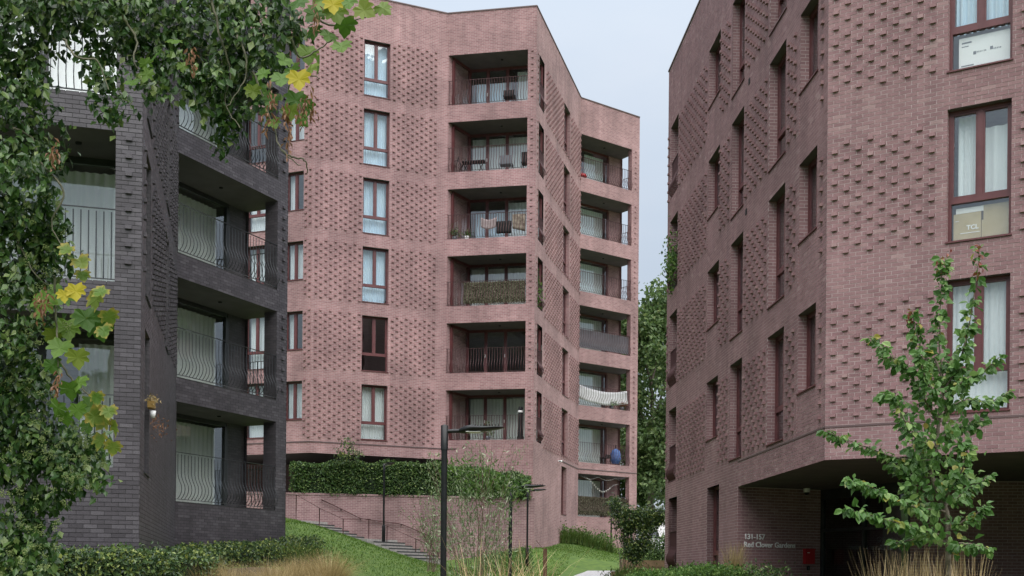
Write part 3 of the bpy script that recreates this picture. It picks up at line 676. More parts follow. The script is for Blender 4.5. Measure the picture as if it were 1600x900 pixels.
mb = MB(); fS.box(mb, 2.02, 2.33, .74, .775, 0, .135); fS.box(mb, 2.03, 2.05, .38, .74, .12, .13); mb.build('lid', M['red_box'], pb)
mb = MB(); fS.box(mb, 2.08, 2.16, .66, .68, .12, .123); mb.build('label_plate', M['white'], pb)
cp = empty('entry_control', fS.p(2.2, .28, 0), 'small black key reader with a pale centre just below the red box', 'key reader')
mb = MB(); fS.box(mb, 2.15, 2.23, .22, .33, 0, .03); cpb = mb.build('housing', M['black'], cp); mb = MB(); fS.box(mb, 2.18, 2.21, .24, .30, .03, .034); mb.build('reader_pad', M['print_grey'], cp)
def camera_thing(f, s, z, label, rot=0):
    t = empty('security_camera', f.p(s, z, 0), label, 'security camera')
    mb = MB(); f.box(mb, s-.03, s+.03, z-.03, z+.03, 0, .10); mb.build('bracket', M['white'], t)
    mb = MB(); a = Vector(f.p(s-.16, z-.05, .14)); b = Vector(f.p(s+.16, z+.0, .14)); mb.tube([a, b], .05, 8); mb.build('camera_housing', M['white'], t)
    mb = MB(); mb.tube([a+(a-b)*.04, a], .035, 8); mb.build('lens', M['black'], t)
camera_thing(fC, 5.4, 5.88, 'white bullet security camera high on the tower wall above the ground-floor slot')
dm = empty('security_camera', fS.p(1.94, ZS, .25), 'white dome security camera under the entrance soffit', 'security camera')
mb = MB(); c = fS.p(1.94, ZS, .25); mb.lathe((c[0], c[1], c[2]-.1), [(.085, .1), (.085, .05), (.075, .0)], 12); mb.build('mount', M['white'], dm)
mb = MB(); mb.lathe((c[0], c[1], c[2]-.17), [(.0, 0), (.04, .01), (.06, .04), (.065, .07)], 12); mb.build('dome', M['black'], dm)
# boxes stored behind the glass
s0, s1, z0, z1 = winR[2]; wbx = empty('white_box', fR.p(s0+.6, z0+.06, -.3), 'flat white packing box with small grey print behind the upper right window', 'box')
mb = MB(); fR.box(mb, s0+.15, s1-.07, z0+.06, z0+.66, -.40, -.235); mb.build('carton', M['white'], wbx)
mb = MB()
for (a, b, c, d) in ((.17, .34, .50, .53), (.17, .29, .44, .455), (.37, .42, .27, .33), (.66, .71, .30, .36), (.16, .38, .08, .10)): fR.box(mb, s0+a+.03, s0+b+.03, z0+c+.05, z0+d+.05, -.235, -.232)
for a, n in ((.46, 4), (.75, 5), (.58, 2)):
    for i in range(n): fR.box(mb, s0+a+i*.028, s0+a+i*.028+.016, z0+.345, z0+.372, -.235, -.232)
mb.build('printed_marks', M['print_grey'], wbx)
s0, s1, z0, z1 = winR[1]; cbx = empty('cardboard_box', fR.p(s0+.6, z0+.06, -.3), 'brown cardboard television carton printed TCL behind the middle right window', 'cardboard box')
mb = MB(); fR.box(mb, s0+.08, s0+.56, z0+.06, z0+.56, -.42, -.235); fR.box(mb, s0+.568, s1-.06, z0+.06, z0+.67, -.44, -.25); mb.build('carton', M['cardboard'], cbx)
mb = MB(); fR.box(mb, s0+.568, s0+.60, z0+.40, z0+.66, -.249, -.246); mb.build('tape', M['soil'], cbx)
text('TCL', .115, fR, s0+.31, z0+.25, -.232, M['white'], cbx, 'lettering', .03, 0, .002)
mb = MB(); fR.box(mb, s0+.2, s0+.54, z0+.185, z0+.197, -.235, -.231); fR.box(mb, s0+.11, s0+.17, z0+.42, z0+.43, -.235, -.231); mb.build('printed_line', M['white'], cbx)
mb = MB(); fR.box(mb, s0+.12, s0+.60, z0+.565, z0+.66, -.42, -.24); ob = mb.build('white_carton', M['white'], None, fR.p(s0+.3, z0+.565, -.3)); tag(ob, 'narrow white carton lying on top of the cardboard box in the middle right window', 'carton')

# ================================================================ DARK BUILDING (LEFT)
HL = [4.34+3.15*k for k in range(5)]
lb = empty('dark_brick_block', (-12, 26, 0), 'charcoal-grey brick apartment block on the left with bellied balcony railings', 'building')
gLf = Face(-6.385, 19.66, .96265, .27075); gM = Face(-8.53, 29.1, -.22312, .97479); gR = Face(-8.53, 29.1, .42289, .90618); gE = Face(-6.564, 33.314, -.90618, .42289)
lenM = 9.69; gLf = Face(*gM.p(-lenM, 0)[:2], .96265, .27075); ZL = 18.2; zl = 4.34
balR = [(.03, 4.15, h-2.52, h) for h in HL]; balL = [(-2.75, -.43, h-2.57, h) for h in HL]; balL2 = [(-7.6, -3.7, h-2.57, h) for h in HL]
slM = [(-8.88, -7.9, h-2.55, h) for h in HL]; slM2 = [(-3.9, -2.95, h-2.5, h) for h in HL[1:]]
sideL = [(.43, 1.40, h-2.52, h) for h in HL]
wall('wall', gLf, -9, 0, -2, ZL, balL+balL2, M['dark_mortar'], lb, o=-.005, reveal=0)
wall('wall', gM, -lenM, 0, -2, ZL, slM+slM2, M['dark_mortar'], lb, o=-.005, reveal=.17, rm=M['dark_tex'])
wall('wall', gR, 0, 4.65, -2, ZL, balR, M['dark_mortar'], lb, o=-.005, reveal=0)
wall('wall', gE, 0, 9, -2, ZL, sideL, M['dark_tex'], lb, reveal=0)
def layd(f, s0, s1, z0, z1, holes): return bricks(f, s0, s1, z0, z1, holes, zl)
B1 = layd(gLf, -4.0, 0, -.6, 12.5, balL+balL2)
big = sorted([b for b in B1 if b[6] and b[0] > -1.75 and b[2] < 9.4 and b[2] > .2], key=lambda b: -b[0])[:300]; ids = set(id(b) for b in big)
ubd = unit_box('brick', .215, .012, .065, M['dark_geo'])
for b in big: place_unit('brick', ubd, gLf, b[0], b[2], lb, -.010+b[5])
o = boxes_mesh('brick', gLf, [b[:6] for b in B1 if id(b) not in ids], M['dark_geo'], lb); o['kind'] = 'stuff'
o = boxes_mesh('brick', gM, [b[:6] for b in layd(gM, -lenM, 0, -.6, 12.5, slM+slM2)], M['dark_geo'], lb); o['kind'] = 'stuff'
o = boxes_mesh('brick', gR, [b[:6] for b in layd(gR, 0, 4.65, -.6, 15, balR)], M['dark_geo'], lb); o['kind'] = 'stuff'
mb = MB(); e2 = gE.p(9, 0); l2 = gLf.p(-9, 0)
for (a, b), (c, d) in (((e2[0], e2[1]), (-24, 34)), ((-24, 34), (l2[0], l2[1]))):
    ln = math.hypot(c-a, d-b); mb.poly([(a, b, -2), (c, d, -2), (c, d, ZL), (a, b, ZL)], [(0, 0), (ln, 0), (ln, 20), (0, 20)])
mb.build('wall', M['dark_tex'], lb)
poly_slab('roof', [gLf.p(-9, 0, -.1)[:2], gM.p(-lenM, 0, -.1)[:2], gM.p(0, 0, -.1)[:2], gE.p(0, 0, -.1)[:2], e2[:2], (-23.8, 34)], ZL-.5, ZL-.3, M['concrete'], lb)
innl = [gLf.p(-8.5, 0, -2.0)[:2], gLf.p(-1.4, 0, -2.0)[:2], gM.p(-7.4, 0, -.6)[:2], gM.p(-.4, 0, -.6)[:2], gR.p(.6, 0, -1.9)[:2], gR.p(4.2, 0, -1.9)[:2], gE.p(8, 0, -.8)[:2], (-22, 33)]
for h in HL: poly_slab('floor_slab', innl, h+.1, h+.5, M['concrete'], lb)
zM = [(4.95, HL[1]-.1)]+[(h-2.6, h-.1) for h in HL[2:]]
uhd = unit_box('projecting_brick', .105, .05, .065, M['dark_geo'])
SM = studs(gM, -7.75, -.1, zM, slM2, zl, .07, .045)
SMn = sorted(SM, key=lambda b: b[0]); cut = [b for b in SMn if b[2] < 11][:220]; cs = set(id(b) for b in cut)
for b in cut: place_unit('projecting_brick', uhd, gM, b[0], b[2], lb, b[5]-.05)
o = boxes_mesh('projecting_brick', gM, [b for b in SM if id(b) not in cs], M['dark_geo'], lb); o['kind'] = 'stuff'
for f, s, hh in ((gLf, -.27, HL[1:3]), (gM, -9.35, HL[1:3]), (gR, 4.38, HL[1:4])):
    for h in hh:
        for i in range(8): place_unit('projecting_brick', uhd, f, s, h-2.25+i*.3, lb, 0)
bar1 = bar_mesh('baluster', M['rail_dark'], 1.14, .0095); bar2 = bar_mesh('baluster', M['rail_dark'], 1.14, .011, False)
LG = 'curtains in the dark left-hand block'; od = ['lowest', 'second lowest', 'third lowest', 'second highest', 'topmost']
for k, h in enumerate(HL):
    zf = h-2.52
    recess(gR, .03, 4.15, zf, h, 1.5, lb, M['dark_tex'], M['dark_soffit'], 4.65, .43, 0, 3.85)
    g = gR.sub(0, -1.48); glazing(g, [.05, .75, 3.8], zf, h, lb, 'frame_dark')
    railing(gR, .03, 4.15, zf, 1.25, lb, M['rail_dark'], single=bar1, o=-.0)
    railing(gE, .45, 1.38, zf, 1.25, lb, M['rail_dark'], single=None, o=-.0)
    curtain(gR, .85, 3.7, zf+.1, h-.15, -1.8, f'grey-green curtain behind the {od[k]} balcony on the dark block\'s right-hand face', 'curtain_grey', LG, pitch=.18, amp=.05)
    recess(gLf, -2.75, -.43, h-2.57, h, 1.5, lb, M['dark_tex'], M['dark_soffit'])
    g = gLf.sub(0, -1.48); glazing(g, [-2.7, -1.75, -.45], h-2.57, h, lb, 'frame_dark')
    railing(gLf, -2.75, -.43, h-2.57, 1.25, lb, M['rail_dark'], belly=(k == 2), single=(bar1 if k == 2 else bar2), pitch=.12, o=-.03)
    recess(gLf, -7.6, -3.7, h-2.57, h, 1.5, lb, M['dark_tex'], M['dark_soffit'])
    if k >= 1: curtain(gLf, -2.6, -.5, h-2.45, h-.15, -1.8, f'white curtain behind the {od[k]} balcony on the dark block\'s left-hand face', 'curtain_grey', LG, pitch=.17, amp=.05)
    else: curtain(gLf, -1.15, -.5, h-2.45, h-.15, -1.8, 'green-grey curtain drawn to the right side of the dark block\'s lowest left-hand balcony', 'curtain_grey', LG, pitch=.14, amp=.05)
    window(gM, *slM[k], lb, 'single', fm='frame_dark')
    if k: window(gM, *slM2[k-1], lb, 'single', fm='frame_dark')

# ================================================================ PLANTING HELPERS
def at(px, py, Y):
    """world point seen at a photo position, for a real distance Y"""
    a = RAD(.5); dx, dy = px-800, py-900
    return np.array([(dx*math.cos(a)+dy*math.sin(a))/1800*Y, Y, -(dy*math.cos(a)-dx*math.sin(a))/1800*Y])
def unitv(v): return v/np.maximum(np.linalg.norm(v, axis=-1, keepdims=True), 1e-9)
def leaf_arrays(P, size, dirs, nrm, asp=.6, fold=.18, big=False):
    n = len(P); d = unitv(dirs); s = unitv(np.cross(d, nrm)); u = unitv(np.cross(s, d)); L_ = size[:, None]
    if not big:
        V = np.stack([P, P+d*L_*.45+s*L_*asp*.5+u*L_*fold, P+d*L_, P+d*L_*.45-s*L_*asp*.5+u*L_*fold], 1)
        F = np.array([[0, 1, 2], [0, 2, 3]]); k = 4
    else:
        V = np.stack([P, P+d*L_*.25+s*L_*asp*.42+u*L_*fold*.6, P+d*L_*.62+s*L_*asp*.46+u*L_*fold, P+d*L_-u*L_*.12, P+d*L_*.62-s*L_*asp*.46+u*L_*fold, P+d*L_*.25-s*L_*asp*.42+u*L_*fold*.6], 1)
        F = np.array([[0, 1, 2], [0, 2, 3], [0, 3, 4], [0, 4, 5]]); k = 6
    F = (np.arange(n)[:, None, None]*k+F[None]).reshape(-1, 3)
    return V.reshape(-1, 3), F
def leaves(name, P, size, m, parent=None, loc=None, droop=.5, asp=.6, big=False, kind='stuff', face=None, fold=.18):
    n = len(P); sz = size*rng.uniform(.65, 1.3, n)
    d = rng.normal(size=(n, 3)); d[:, 2] -= droop*2
    nr = rng.normal(size=(n, 3))*.8+(np.array(face) if face is not None else np.array([0, -.5, 1.2]))
    V, F = leaf_arrays(P, sz, d, nr, asp, fold, big); o = mesh_np(name, V, F, m, parent, loc); o['kind'] = kind; return o
def blob_points(blobs, dens, clump=.35, per=14, shell=.55):
    """points in clumps through ellipsoids (c, radii); dens = clumps per unit of surface"""
    out = []
    for c, r in blobs:
        c, r = np.array(c, float), np.array(r, float); area = 4*math.pi*((r[0]*r[1])**1.6/3+(r[0]*r[2])**1.6/3+(r[1]*r[2])**1.6/3)**(1/1.6)
        n = max(4, int(area*dens)); v = unitv(rng.normal(size=(n, 3))); rad = shell+(1-shell)*rng.random(n)**.6
        cc = c+v*r*rad[:, None]*rng.uniform(.85, 1.12, (n, 1))
        out.append((cc[:, None, :]+rng.normal(size=(n, per, 3))*clump).reshape(-1, 3))
    return np.concatenate(out)
def blades(name, C, n_each, h, spread, lean, width, m, parent=None, loc=None, seg=4, hv=.25, kind='stuff'):
    """arching blades growing from each centre; one joined mesh"""
    C = np.asarray(C, float); n = len(C)*n_each; base = np.repeat(C, n_each, 0).copy()
    a = rng.uniform(0, 2*math.pi, n); base[:, 0] += np.cos(a)*rng.random(n)*spread*.35; base[:, 1] += np.sin(a)*rng.random(n)*spread*.35
    H = h*rng.uniform(1-hv, 1+hv, n); ln = lean*rng.uniform(.2, 1.2, n); dr = np.stack([np.cos(a), np.sin(a)], 1)
    sd = np.stack([-np.sin(a), np.cos(a)], 1); w_ = width*rng.uniform(.7, 1.3, n); V = []
    for i in range(seg+1):
        t = i/seg; off = ln*t**2*1.0; zz = H*(t-.35*np.minimum(ln/np.maximum(H, .01), 1.5)*t**3); wi = w_*(1-t*.85)
        for sg_ in (-1, 1):
            V.append(np.stack([base[:, 0]+dr[:, 0]*off+sd[:, 0]*wi*sg_/2, base[:, 1]+dr[:, 1]*off+sd[:, 1]*wi*sg_/2, base[:, 2]+zz], 1))
    V = np.stack(V, 1); k = 2*(seg+1); q = np.array([[2*i, 2*i+1, 2*i+3, 2*i+2] for i in range(seg)])
    F = (np.arange(n)[:, None, None]*k+q[None]).reshape(-1, 4)
    o = mesh_np(name, V.reshape(-1, 3), F, m, parent, loc); o['kind'] = kind; return o
def limb(mb, pts, r0, r1, n=6):
    rs = [r0+(r1-r0)*i/(len(pts)-1) for i in range(len(pts))]; mb.tube([tuple(p) for p in pts], rs, n)
def curve(pts, k=5, jit=0.0):
    """smooth polyline through points (Catmull-Rom)"""
    P = [np.array(p, float) for p in pts]; P = [P[0]]+P+[P[-1]]; out = []
    for i in range(1, len(P)-2):
        for j in range(k):
            t = j/k; a, b, c, d = P[i-1], P[i], P[i+1], P[i+2]
            out.append(.5*((2*b)+(-a+c)*t+(2*a-5*b+4*c-d)*t*t+(-a+3*b-3*c+d)*t**3)+rng.normal(size=3)*jit)
    out.append(P[-2]); return out

G = {}
G['ivy'] = leafmat('ivy_leaf', [(0, (.016, .042, .011)), (.4, (.036, .084, .019)), (.8, (.08, .145, .035)), (1, (.17, .22, .07))], .25, .3)
G['maple'] = leafmat('maple_leaf', [(0, (.07, .15, .02)), (.4, (.15, .24, .03)), (.75, (.30, .33, .04)), (1, (.50, .38, .05))], .45)
G['seed'] = leafmat('maple_seed', [(0, (.14, .06, .03)), (1, (.28, .15, .08))], .2)
G['umbel'] = leafmat('ivy_umbel', [(0, (.10, .14, .04)), (1, (.22, .26, .09))], .1)
G['hedge'] = leafmat('hedge_leaf', [(0, (.025, .055, .016)), (.5, (.05, .105, .026)), (.82, (.10, .17, .04)), (1, (.19, .25, .08))], .2)
G['laurel'] = leafmat('laurel_leaf', [(0, (.025, .055, .022)), (.5, (.055, .10, .032)), (.82, (.13, .19, .05)), (1, (.28, .32, .08))], .2, .35)
G['young'] = leafmat('young_tree_leaf', [(0, (.035, .09, .018)), (.3, (.07, .16, .035)), (.75, (.12, .23, .06)), (.95, (.22, .32, .10)), (1, (.34, .28, .05))], .35, .45)
G['red_tip'] = leafmat('red_tip_leaf', [(0, (.25, .05, .04)), (1, (.20, .10, .04))], .3)
G['willow'] = leafmat('willow_leaf', [(0, (.06, .10, .035)), (.5, (.13, .19, .08)), (.88, (.22, .28, .14)), (1, (.50, .54, .40))], .3)
G['far'] = leafmat('far_tree_leaf', [(0, (.045, .085, .025)), (.5, (.08, .14, .04)), (.9, (.13, .19, .06)), (1, (.20, .24, .09))], .3)
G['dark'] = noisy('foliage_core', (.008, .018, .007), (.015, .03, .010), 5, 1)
G['golden'] = leafmat('golden_grass', [(0, (.20, .16, .07)), (.5, (.38, .29, .13)), (1, (.58, .45, .24))], .3)
G['straw'] = leafmat('straw_grass', [(0, (.34, .23, .11)), (.5, (.54, .39, .21)), (1, (.66, .52, .31))], .25)
G['green_grass'] = leafmat('green_grass', [(0, (.05, .09, .02)), (.6, (.09, .15, .03)), (1, (.18, .20, .06))], .3)
G['lawn_blade'] = leafmat('lawn_blade', [(0, (.045, .11, .010)), (.6, (.085, .17, .016)), (.93, (.14, .23, .03)), (1, (.33, .35, .12))], .35)
G['cover'] = leafmat('cover_leaf', [(0, (.04, .10, .02)), (.5, (.08, .17, .03)), (1, (.17, .27, .06))], .3)

# ================================================================ LAWN GRASS
n = 90000; X = rng.uniform(-10, 8.5, n); Y = rng.uniform(34, 63, n)
ok = (X/Y > -.21) & (X/Y < .14) & ~((X > 1.4+.12*(Y-42)) & (X < 4.8+.16*(Y-42)) & (Y > 41.5) & (Y < 52.5))
wy = 52.9+(X-.97)*.183; ok &= (Y < wy-2.2) | (X > 1.0)
ok &= ~((X > .2) & (X < 3.4+.8*(Y-63.5)) & (Y > 53.3) & (X < .93+.253*(Y-53.4)))
X, Y = X[ok], Y[ok]; P = np.stack([X, Y, gz(X, Y)-.01], 1); n = len(P)
a = rng.uniform(0, 6.28, n); wv = np.stack([np.cos(a), np.sin(a), 0*a], 1)*.016; tip = P+np.stack([rng.normal(size=n)*.03, rng.normal(size=n)*.03, rng.uniform(.035, .085, n)], 1)
V = np.stack([P-wv, P+wv, tip], 1).reshape(-1, 3); F = np.arange(3*n).reshape(-1, 3)
o = mesh_np('grass', V, F, G['lawn_blade'], None, (0, 45, 0)); tag(o, 'short bright green mown grass on the sloping lawn', 'grass', kind='stuff')

# ================================================================ RETAINING WALL, TERRACE, STEPS, RAILS
fT = Face(-12.5, 50.43, 13.6, 2.49); lenT = math.hypot(13.5, 2.47)
rw = empty('retaining_wall', fT.p(7, 0), 'long low red brick retaining wall below the clipped hedge, beside the steps', 'wall')
mb = MB(); fT.box(mb, 0, lenT, -1, 3.52, -.33, 0); o = mb.build('brickwork', M['red_tex'], rw)
uvl = o.data.uv_layers[0].data
for pl in o.data.polygons:
    for li in pl.loop_indices:
        v = o.data.vertices[o.data.loops[li].vertex_index].co+o.location+rw.location; uvl[li].uv = ((v.x-fT.x)*fT.dx+(v.y-fT.y)*fT.dy, v.z)
mb = MB(); fT.box(mb, -.02, lenT, 3.52, 3.60, -.35, .025); mb.build('coping', M['red_tex'], rw)
mb = MB(); pts = [at(502, 781, 51.2), at(533, 795, 51.2), at(563, 810, 51.4), at(627, 819, 51.8), at(676, 839, 52.0)]
pts = [fT.p(fT.dx*(p[0]-fT.x)+fT.dy*(p[1]-fT.y), p[2], .09) for p in pts]; mb.tube(pts, .024, 6)
for p in pts[1:]: mb.tube([p, (p[0]-fT.nx*.1, p[1]-fT.ny*.1, p[2]-.05)], .03, 5)
o = mb.build('handrail', M['rail_red'], None, pts[2]); tag(o, 'dark sloping handrail bracketed to the retaining wall above the steps', 'handrail')
poly_slab('terrace', [fT.p(0, 0, -.34)[:2], fT.p(lenT-.1, 0, -.34)[:2], (.9, 53.42), (-3.2, 54.4), (-3.2, 59), (-18, 60), (-18, 50)], 3.0, 3.5, M['stone'], None, 'structure')
st = empty('outdoor_steps', (-6.5, 48.9, 1.2), 'two short flights of grey stone steps running down beside the retaining wall', 'steps')
tvx, tvy = .85, -.53; lx, ly = .53, .85
def stepbox(name, d0, d1, z, w0=-.1, w1=1.95, th=1.2, m='stone', start=(-9.25, 49.45)):
    def q(d, w_): return (start[0]+tvx*d+lx*w_, start[1]+tvy*d+ly*w_)
    c = [q(d0, w0), q(d1, w0), q(d1, w1), q(d0, w1)]; mb = MB(); mb.hexa([(*p, z-th) for p in c]+[(*p, z) for p in c]); return mb.build(name, M[m], st)
z = 2.30; d = -1.2; stepbox('landing', d, .02, z+.02)
d = 0
for i in range(6): z -= .135; stepbox('step', d, d+.42, z); stepbox('nosing', d+.36, d+.43, z+.018, th=.045, m='frame_dark'); d += .42
stepbox('landing', d, d+1.4, z-.01); d += 1.4
for i in range(6): z -= .135; stepbox('step', d, d+.40, z); stepbox('nosing', d+.34, d+.41, z+.018, th=.045, m='frame_dark'); d += .40
hr = empty('step_railing', at(560, 845, 49), 'thin dark red post railing along the lawn side of the steps', 'railing')
tops = []
for px, yt, yb in ((462.5, 773, 816), (499, 794, 832), (536, 811, 846), (576, 811, 853), (604.5, 822, 862), (649.5, 842, 880), (684, 858, 890)):
    yy = 49.3-(px-462)/222*1.6; a, b = at(px, yt, yy), at(px, yb, yy); a[0] = b[0]; tops.append(a)
    mb = MB(); mb.tube([tuple(b), tuple(a)], .022, 6); mb.build('post', M['rail_red'], hr)
mb = MB()
for a, b in zip(tops, tops[1:]): mb.tube([tuple(a), tuple(b)], .012, 5)
mb.build('top_rail', M['rail_red'], hr)

# ================================================================ HEDGES
def hedge(name, poly, zt, zb_, wdt, leaf, n, m, label, follow=False):
    """hedge along a polyline of (x, y, top z): dark core and clipped leafy surface"""
    c = poly[len(poly)//2]; t = empty(name, (c[0], c[1], zb_), label, 'hedge'); mb = MB(); Ps = []
    seg = [math.dist(a[:2], b[:2]) for a, b in zip(poly, poly[1:])]; tot = sum(seg)
    for (a, b), ln in zip(zip(poly, poly[1:]), seg):
        dx, dy = (b[0]-a[0])/ln, (b[1]-a[1])/ln; nx, ny = dy, -dx; w2 = wdt/2-.06
        za, zc = a[2]-.07, b[2]-.07
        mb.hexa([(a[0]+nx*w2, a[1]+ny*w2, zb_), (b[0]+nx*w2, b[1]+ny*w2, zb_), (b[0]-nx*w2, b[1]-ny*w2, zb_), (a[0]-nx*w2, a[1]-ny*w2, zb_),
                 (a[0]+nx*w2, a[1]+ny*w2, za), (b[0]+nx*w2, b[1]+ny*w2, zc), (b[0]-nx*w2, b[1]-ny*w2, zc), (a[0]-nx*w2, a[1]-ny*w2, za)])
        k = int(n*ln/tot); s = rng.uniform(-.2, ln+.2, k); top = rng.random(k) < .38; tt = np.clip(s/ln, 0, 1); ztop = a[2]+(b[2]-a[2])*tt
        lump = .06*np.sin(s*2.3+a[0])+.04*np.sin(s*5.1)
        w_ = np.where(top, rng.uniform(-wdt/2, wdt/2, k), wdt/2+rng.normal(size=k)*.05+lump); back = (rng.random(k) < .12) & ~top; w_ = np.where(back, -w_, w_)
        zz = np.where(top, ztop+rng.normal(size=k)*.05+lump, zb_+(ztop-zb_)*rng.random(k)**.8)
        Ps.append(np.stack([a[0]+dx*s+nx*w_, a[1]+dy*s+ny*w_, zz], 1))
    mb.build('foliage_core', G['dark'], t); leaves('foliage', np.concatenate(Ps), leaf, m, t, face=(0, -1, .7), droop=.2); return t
a = at(462, 729, 51.2); b = at(834, 745, 52.6)
hedge('hedge', [(-9.75, 51.55, 4.88), (-6, 52.2, 4.98), (-3.6, 52.65, 5.02), (-1.4, 53.0, 4.8), (.55, 53.3, 4.55)], 0, 3.55, 1.1, .11, 26000, G['hedge'], 'long dark green clipped hedge on top of the retaining wall')
hedge('hedge', [(-9.4, 17.7, .30), (-7.6, 18.1, .34), (-6.4, 18.7, .24), (-6.0, 19.6, .24)], 0, -.9, .7, .075, 15000, G['laurel'], 'low mixed green hedge at the foot of the dark block\'s left face')
hedge('hedge', [(-5.95, 20.6, .26), (-7.0, 25.5, .46), (-7.65, 28.4, .58), (-7.1, 30.2, .68), (-6.3, 32.2, .82), (-6.0, 33.4, 1.0)], 0, -.6, .9, .085, 26000, G['laurel'], 'low laurel hedge curving along the dark block\'s right-hand face')

# ================================================================ LAMP POSTS
def loft(mb, rings, n=8):
    """rings: (centre, half width, half height) along an arm"""
    base = len(mb.v)
    for c, hw, hh in rings:
        for k in range(n):
            a = 2*math.pi*k/n; mb.v.append((c[0], c[1]+hw*math.cos(a), c[2]+hh*math.sin(a)))
    for i in range(len(rings)-1):
        for k in range(n):
            k2 = (k+1) % n; mb.f.append((base+i*n+k, base+i*n+k2, base+(i+1)*n+k2, base+(i+1)*n+k)); mb.uv += [(0, 0)]*4; mb.mi.append(0); mb.sm.append(True)
def lamp(label, H=3.6):
    t = empty('street_lamp', (0, 0, 0), label, 'street lamp', 'black street lamps in the gardens')
    mb = MB(); mb.lathe((0, 0, 0), [(.0, 0), (.075, 0), (.075, 1.0), (.06, 1.04)], 14); mb.build('pole_base', M['black_metal'], t)
    mb = MB(); mb.lathe((0, 0, 0), [(.042, 1.0), (.042, H-.35)], 14); mb.build('pole', M['black_metal'], t)
    mb = MB(); mb.lathe((0, 0, 0), [(.05, H-.36), (.052, H-.02), (.0, H)], 14); mb.build('collar', M['black_metal'], t)
    mb = MB(); loft(mb, [((.03, 0, H-.10), .03, .028), ((.22, 0, H-.09), .03, .028)]); mb.build('arm', M['black_metal'], t)
    mb = MB(); loft(mb, [((.2, 0, H-.09), .035, .03), ((.27, 0, H-.075), .10, .05), ((.36, 0, H-.06), .15, .052), ((.52, 0, H-.06), .16, .035), ((.74, 0, H-.045), .14, .02), ((.82, 0, H-.035), .03, .01)], 10)
    hd = mb.build('lamp_head', M['black_metal'], t)
    mb = MB()
    for i in range(9): x = .42+i*.04; mb.box(x, x+.012, -.1, .1, H-.03, H-.012+.004*i/9)
    o = mb.build('cooling_fins', M['black_metal'], hd); o['kind'] = 'stuff'
    mb = MB(); mb.box(.30, .50, -.1, .1, H-.112, H-.105); mb.build('light_panel', M['white'], hd); return t
def copy_tree(o, parent=None):
    c = o.copy(); COL.objects.link(c); c.parent = parent
    for ch in [x for x in D.objects if x.parent == o]: copy_tree(ch, c)
    return c
L1 = lamp('tall black street lamp in the foreground, its arm crossing the tower balconies')
spots = [(693.5, 16, -1.50, None, 0), (797, 27.2, -1.42, 'black street lamp rising behind the willow shrub, left of its twin', 4), (823.5, 49.5, .17, 'black street lamp on the lawn in front of the tower corner', 8), (599, 47.7, 1.02, 'black street lamp beside the steps in front of the clipped hedge', -58), (954.5, 62.6, .77, 'farthest black street lamp, behind the bushy planter shrub', 10)]
for px, Y_, z_, lab, rz in spots:
    o = L1 if lab is None else copy_tree(L1); p = at(px, 880 if Y_ > 20 else 800, Y_); o.location = (p[0], Y_, z_); o.rotation_euler = (0, 0, RAD(rz))
    if lab: o['label'] = lab

# ================================================================ POSTS, PLANTERS, CAR
p = at(851.5, 896, 44); t = empty('marker_post', (p[0], 44, gz1(p[0], 44)), 'short rusty steel marker post on the lawn beside the path', 'post')
mb = MB(); mb.box(p[0]-.075, p[0]+.075, 43.97, 44.03, gz1(p[0], 44)-.3, 1.06); mb.build('plate', M['corten'], t)
mb = MB(); mb.tube([(p[0]-.05, 44, 1.03), (p[0]-.34, 44.1, 1.36)], .008, 4); mb.build('thin_rod', M['corten'], t)
pc = at(971, 895, 42); t = empty('planter', (pc[0], 42, gz1(pc[0], 42)), 'round rusty steel planter at the edge of the path', 'planter')
mb = MB(); mb.lathe((pc[0], 42, 0), [(.36, -.8), (.38, .20), (.345, .20), (.33, .05)], 20); mb.build('drum', M['corten'], t)
mb = MB(); mb.lathe((pc[0], 42, 0), [(.34, .12), (.0, .13)], 16); mb.build('soil', M['soil'], t)
t = empty('raised_bed', (5.3, 46.5, .2), 'low brown timber raised bed beside the far corner of the right block', 'planter box')
for i in range(3):
    mb = MB(); mb.box(4.55, 6.6, 46.4, 46.5, -.15+i*.28, .12+i*.28-.01*0); mb.build('board', M['timber'], t)
mb = MB(); mb.box(4.45, 4.56, 46.38, 47.8, -.3, .72); mb.build('end_board', M['timber'], t)
mb = MB(); mb.box(4.56, 6.6, 46.5, 47.8, .2, .60); mb.build('soil', M['soil'], t)
cx, cy, cz = 10.6, 76, 2.42; t = empty('parked_car', (cx, cy, cz), 'white car parked far behind the shrubs between the tower and right block', 'car')
def car_loft(secs, name, m, par):
    mb = MB()
    for (x0, zb0, zt0, w0), (x1, zb1, zt1, w1) in zip(secs, secs[1:]):
        mb.hexa([(cx+x0, cy-w0, cz+zb0), (cx+x1, cy-w1, cz+zb1), (cx+x1, cy+w1, cz+zb1), (cx+x0, cy+w0, cz+zb0), (cx+x0, cy-w0, cz+zt0), (cx+x1, cy-w1, cz+zt1), (cx+x1, cy+w1, cz+zt1), (cx+x0, cy+w0, cz+zt0)])
    return mb.build(name, m, par)
car_loft([(-2.15, .35, .62, .75), (-2.0, .25, .82, .85), (-1.0, .22, .95, .88), (.9, .22, .98, .88), (1.9, .25, .95, .86), (2.1, .4, .8, .8)], 'body', M['white'], t)
rf = car_loft([(-1.15, .94, .98, .8), (-.5, .95, 1.42, .68), (.9, .97, 1.46, .68), (1.75, .96, 1.05, .76)], 'cabin', M['white'], t)
mb = MB(); mb.poly([(cx-.8, cy-.80, cz+1.0), (cx+1.3, cy-.80, cz+1.0), (cx+.9, cy-.70, cz+1.38), (cx-.42, cy-.70, cz+1.38)]); mb.build('side_window', M['black'], t)
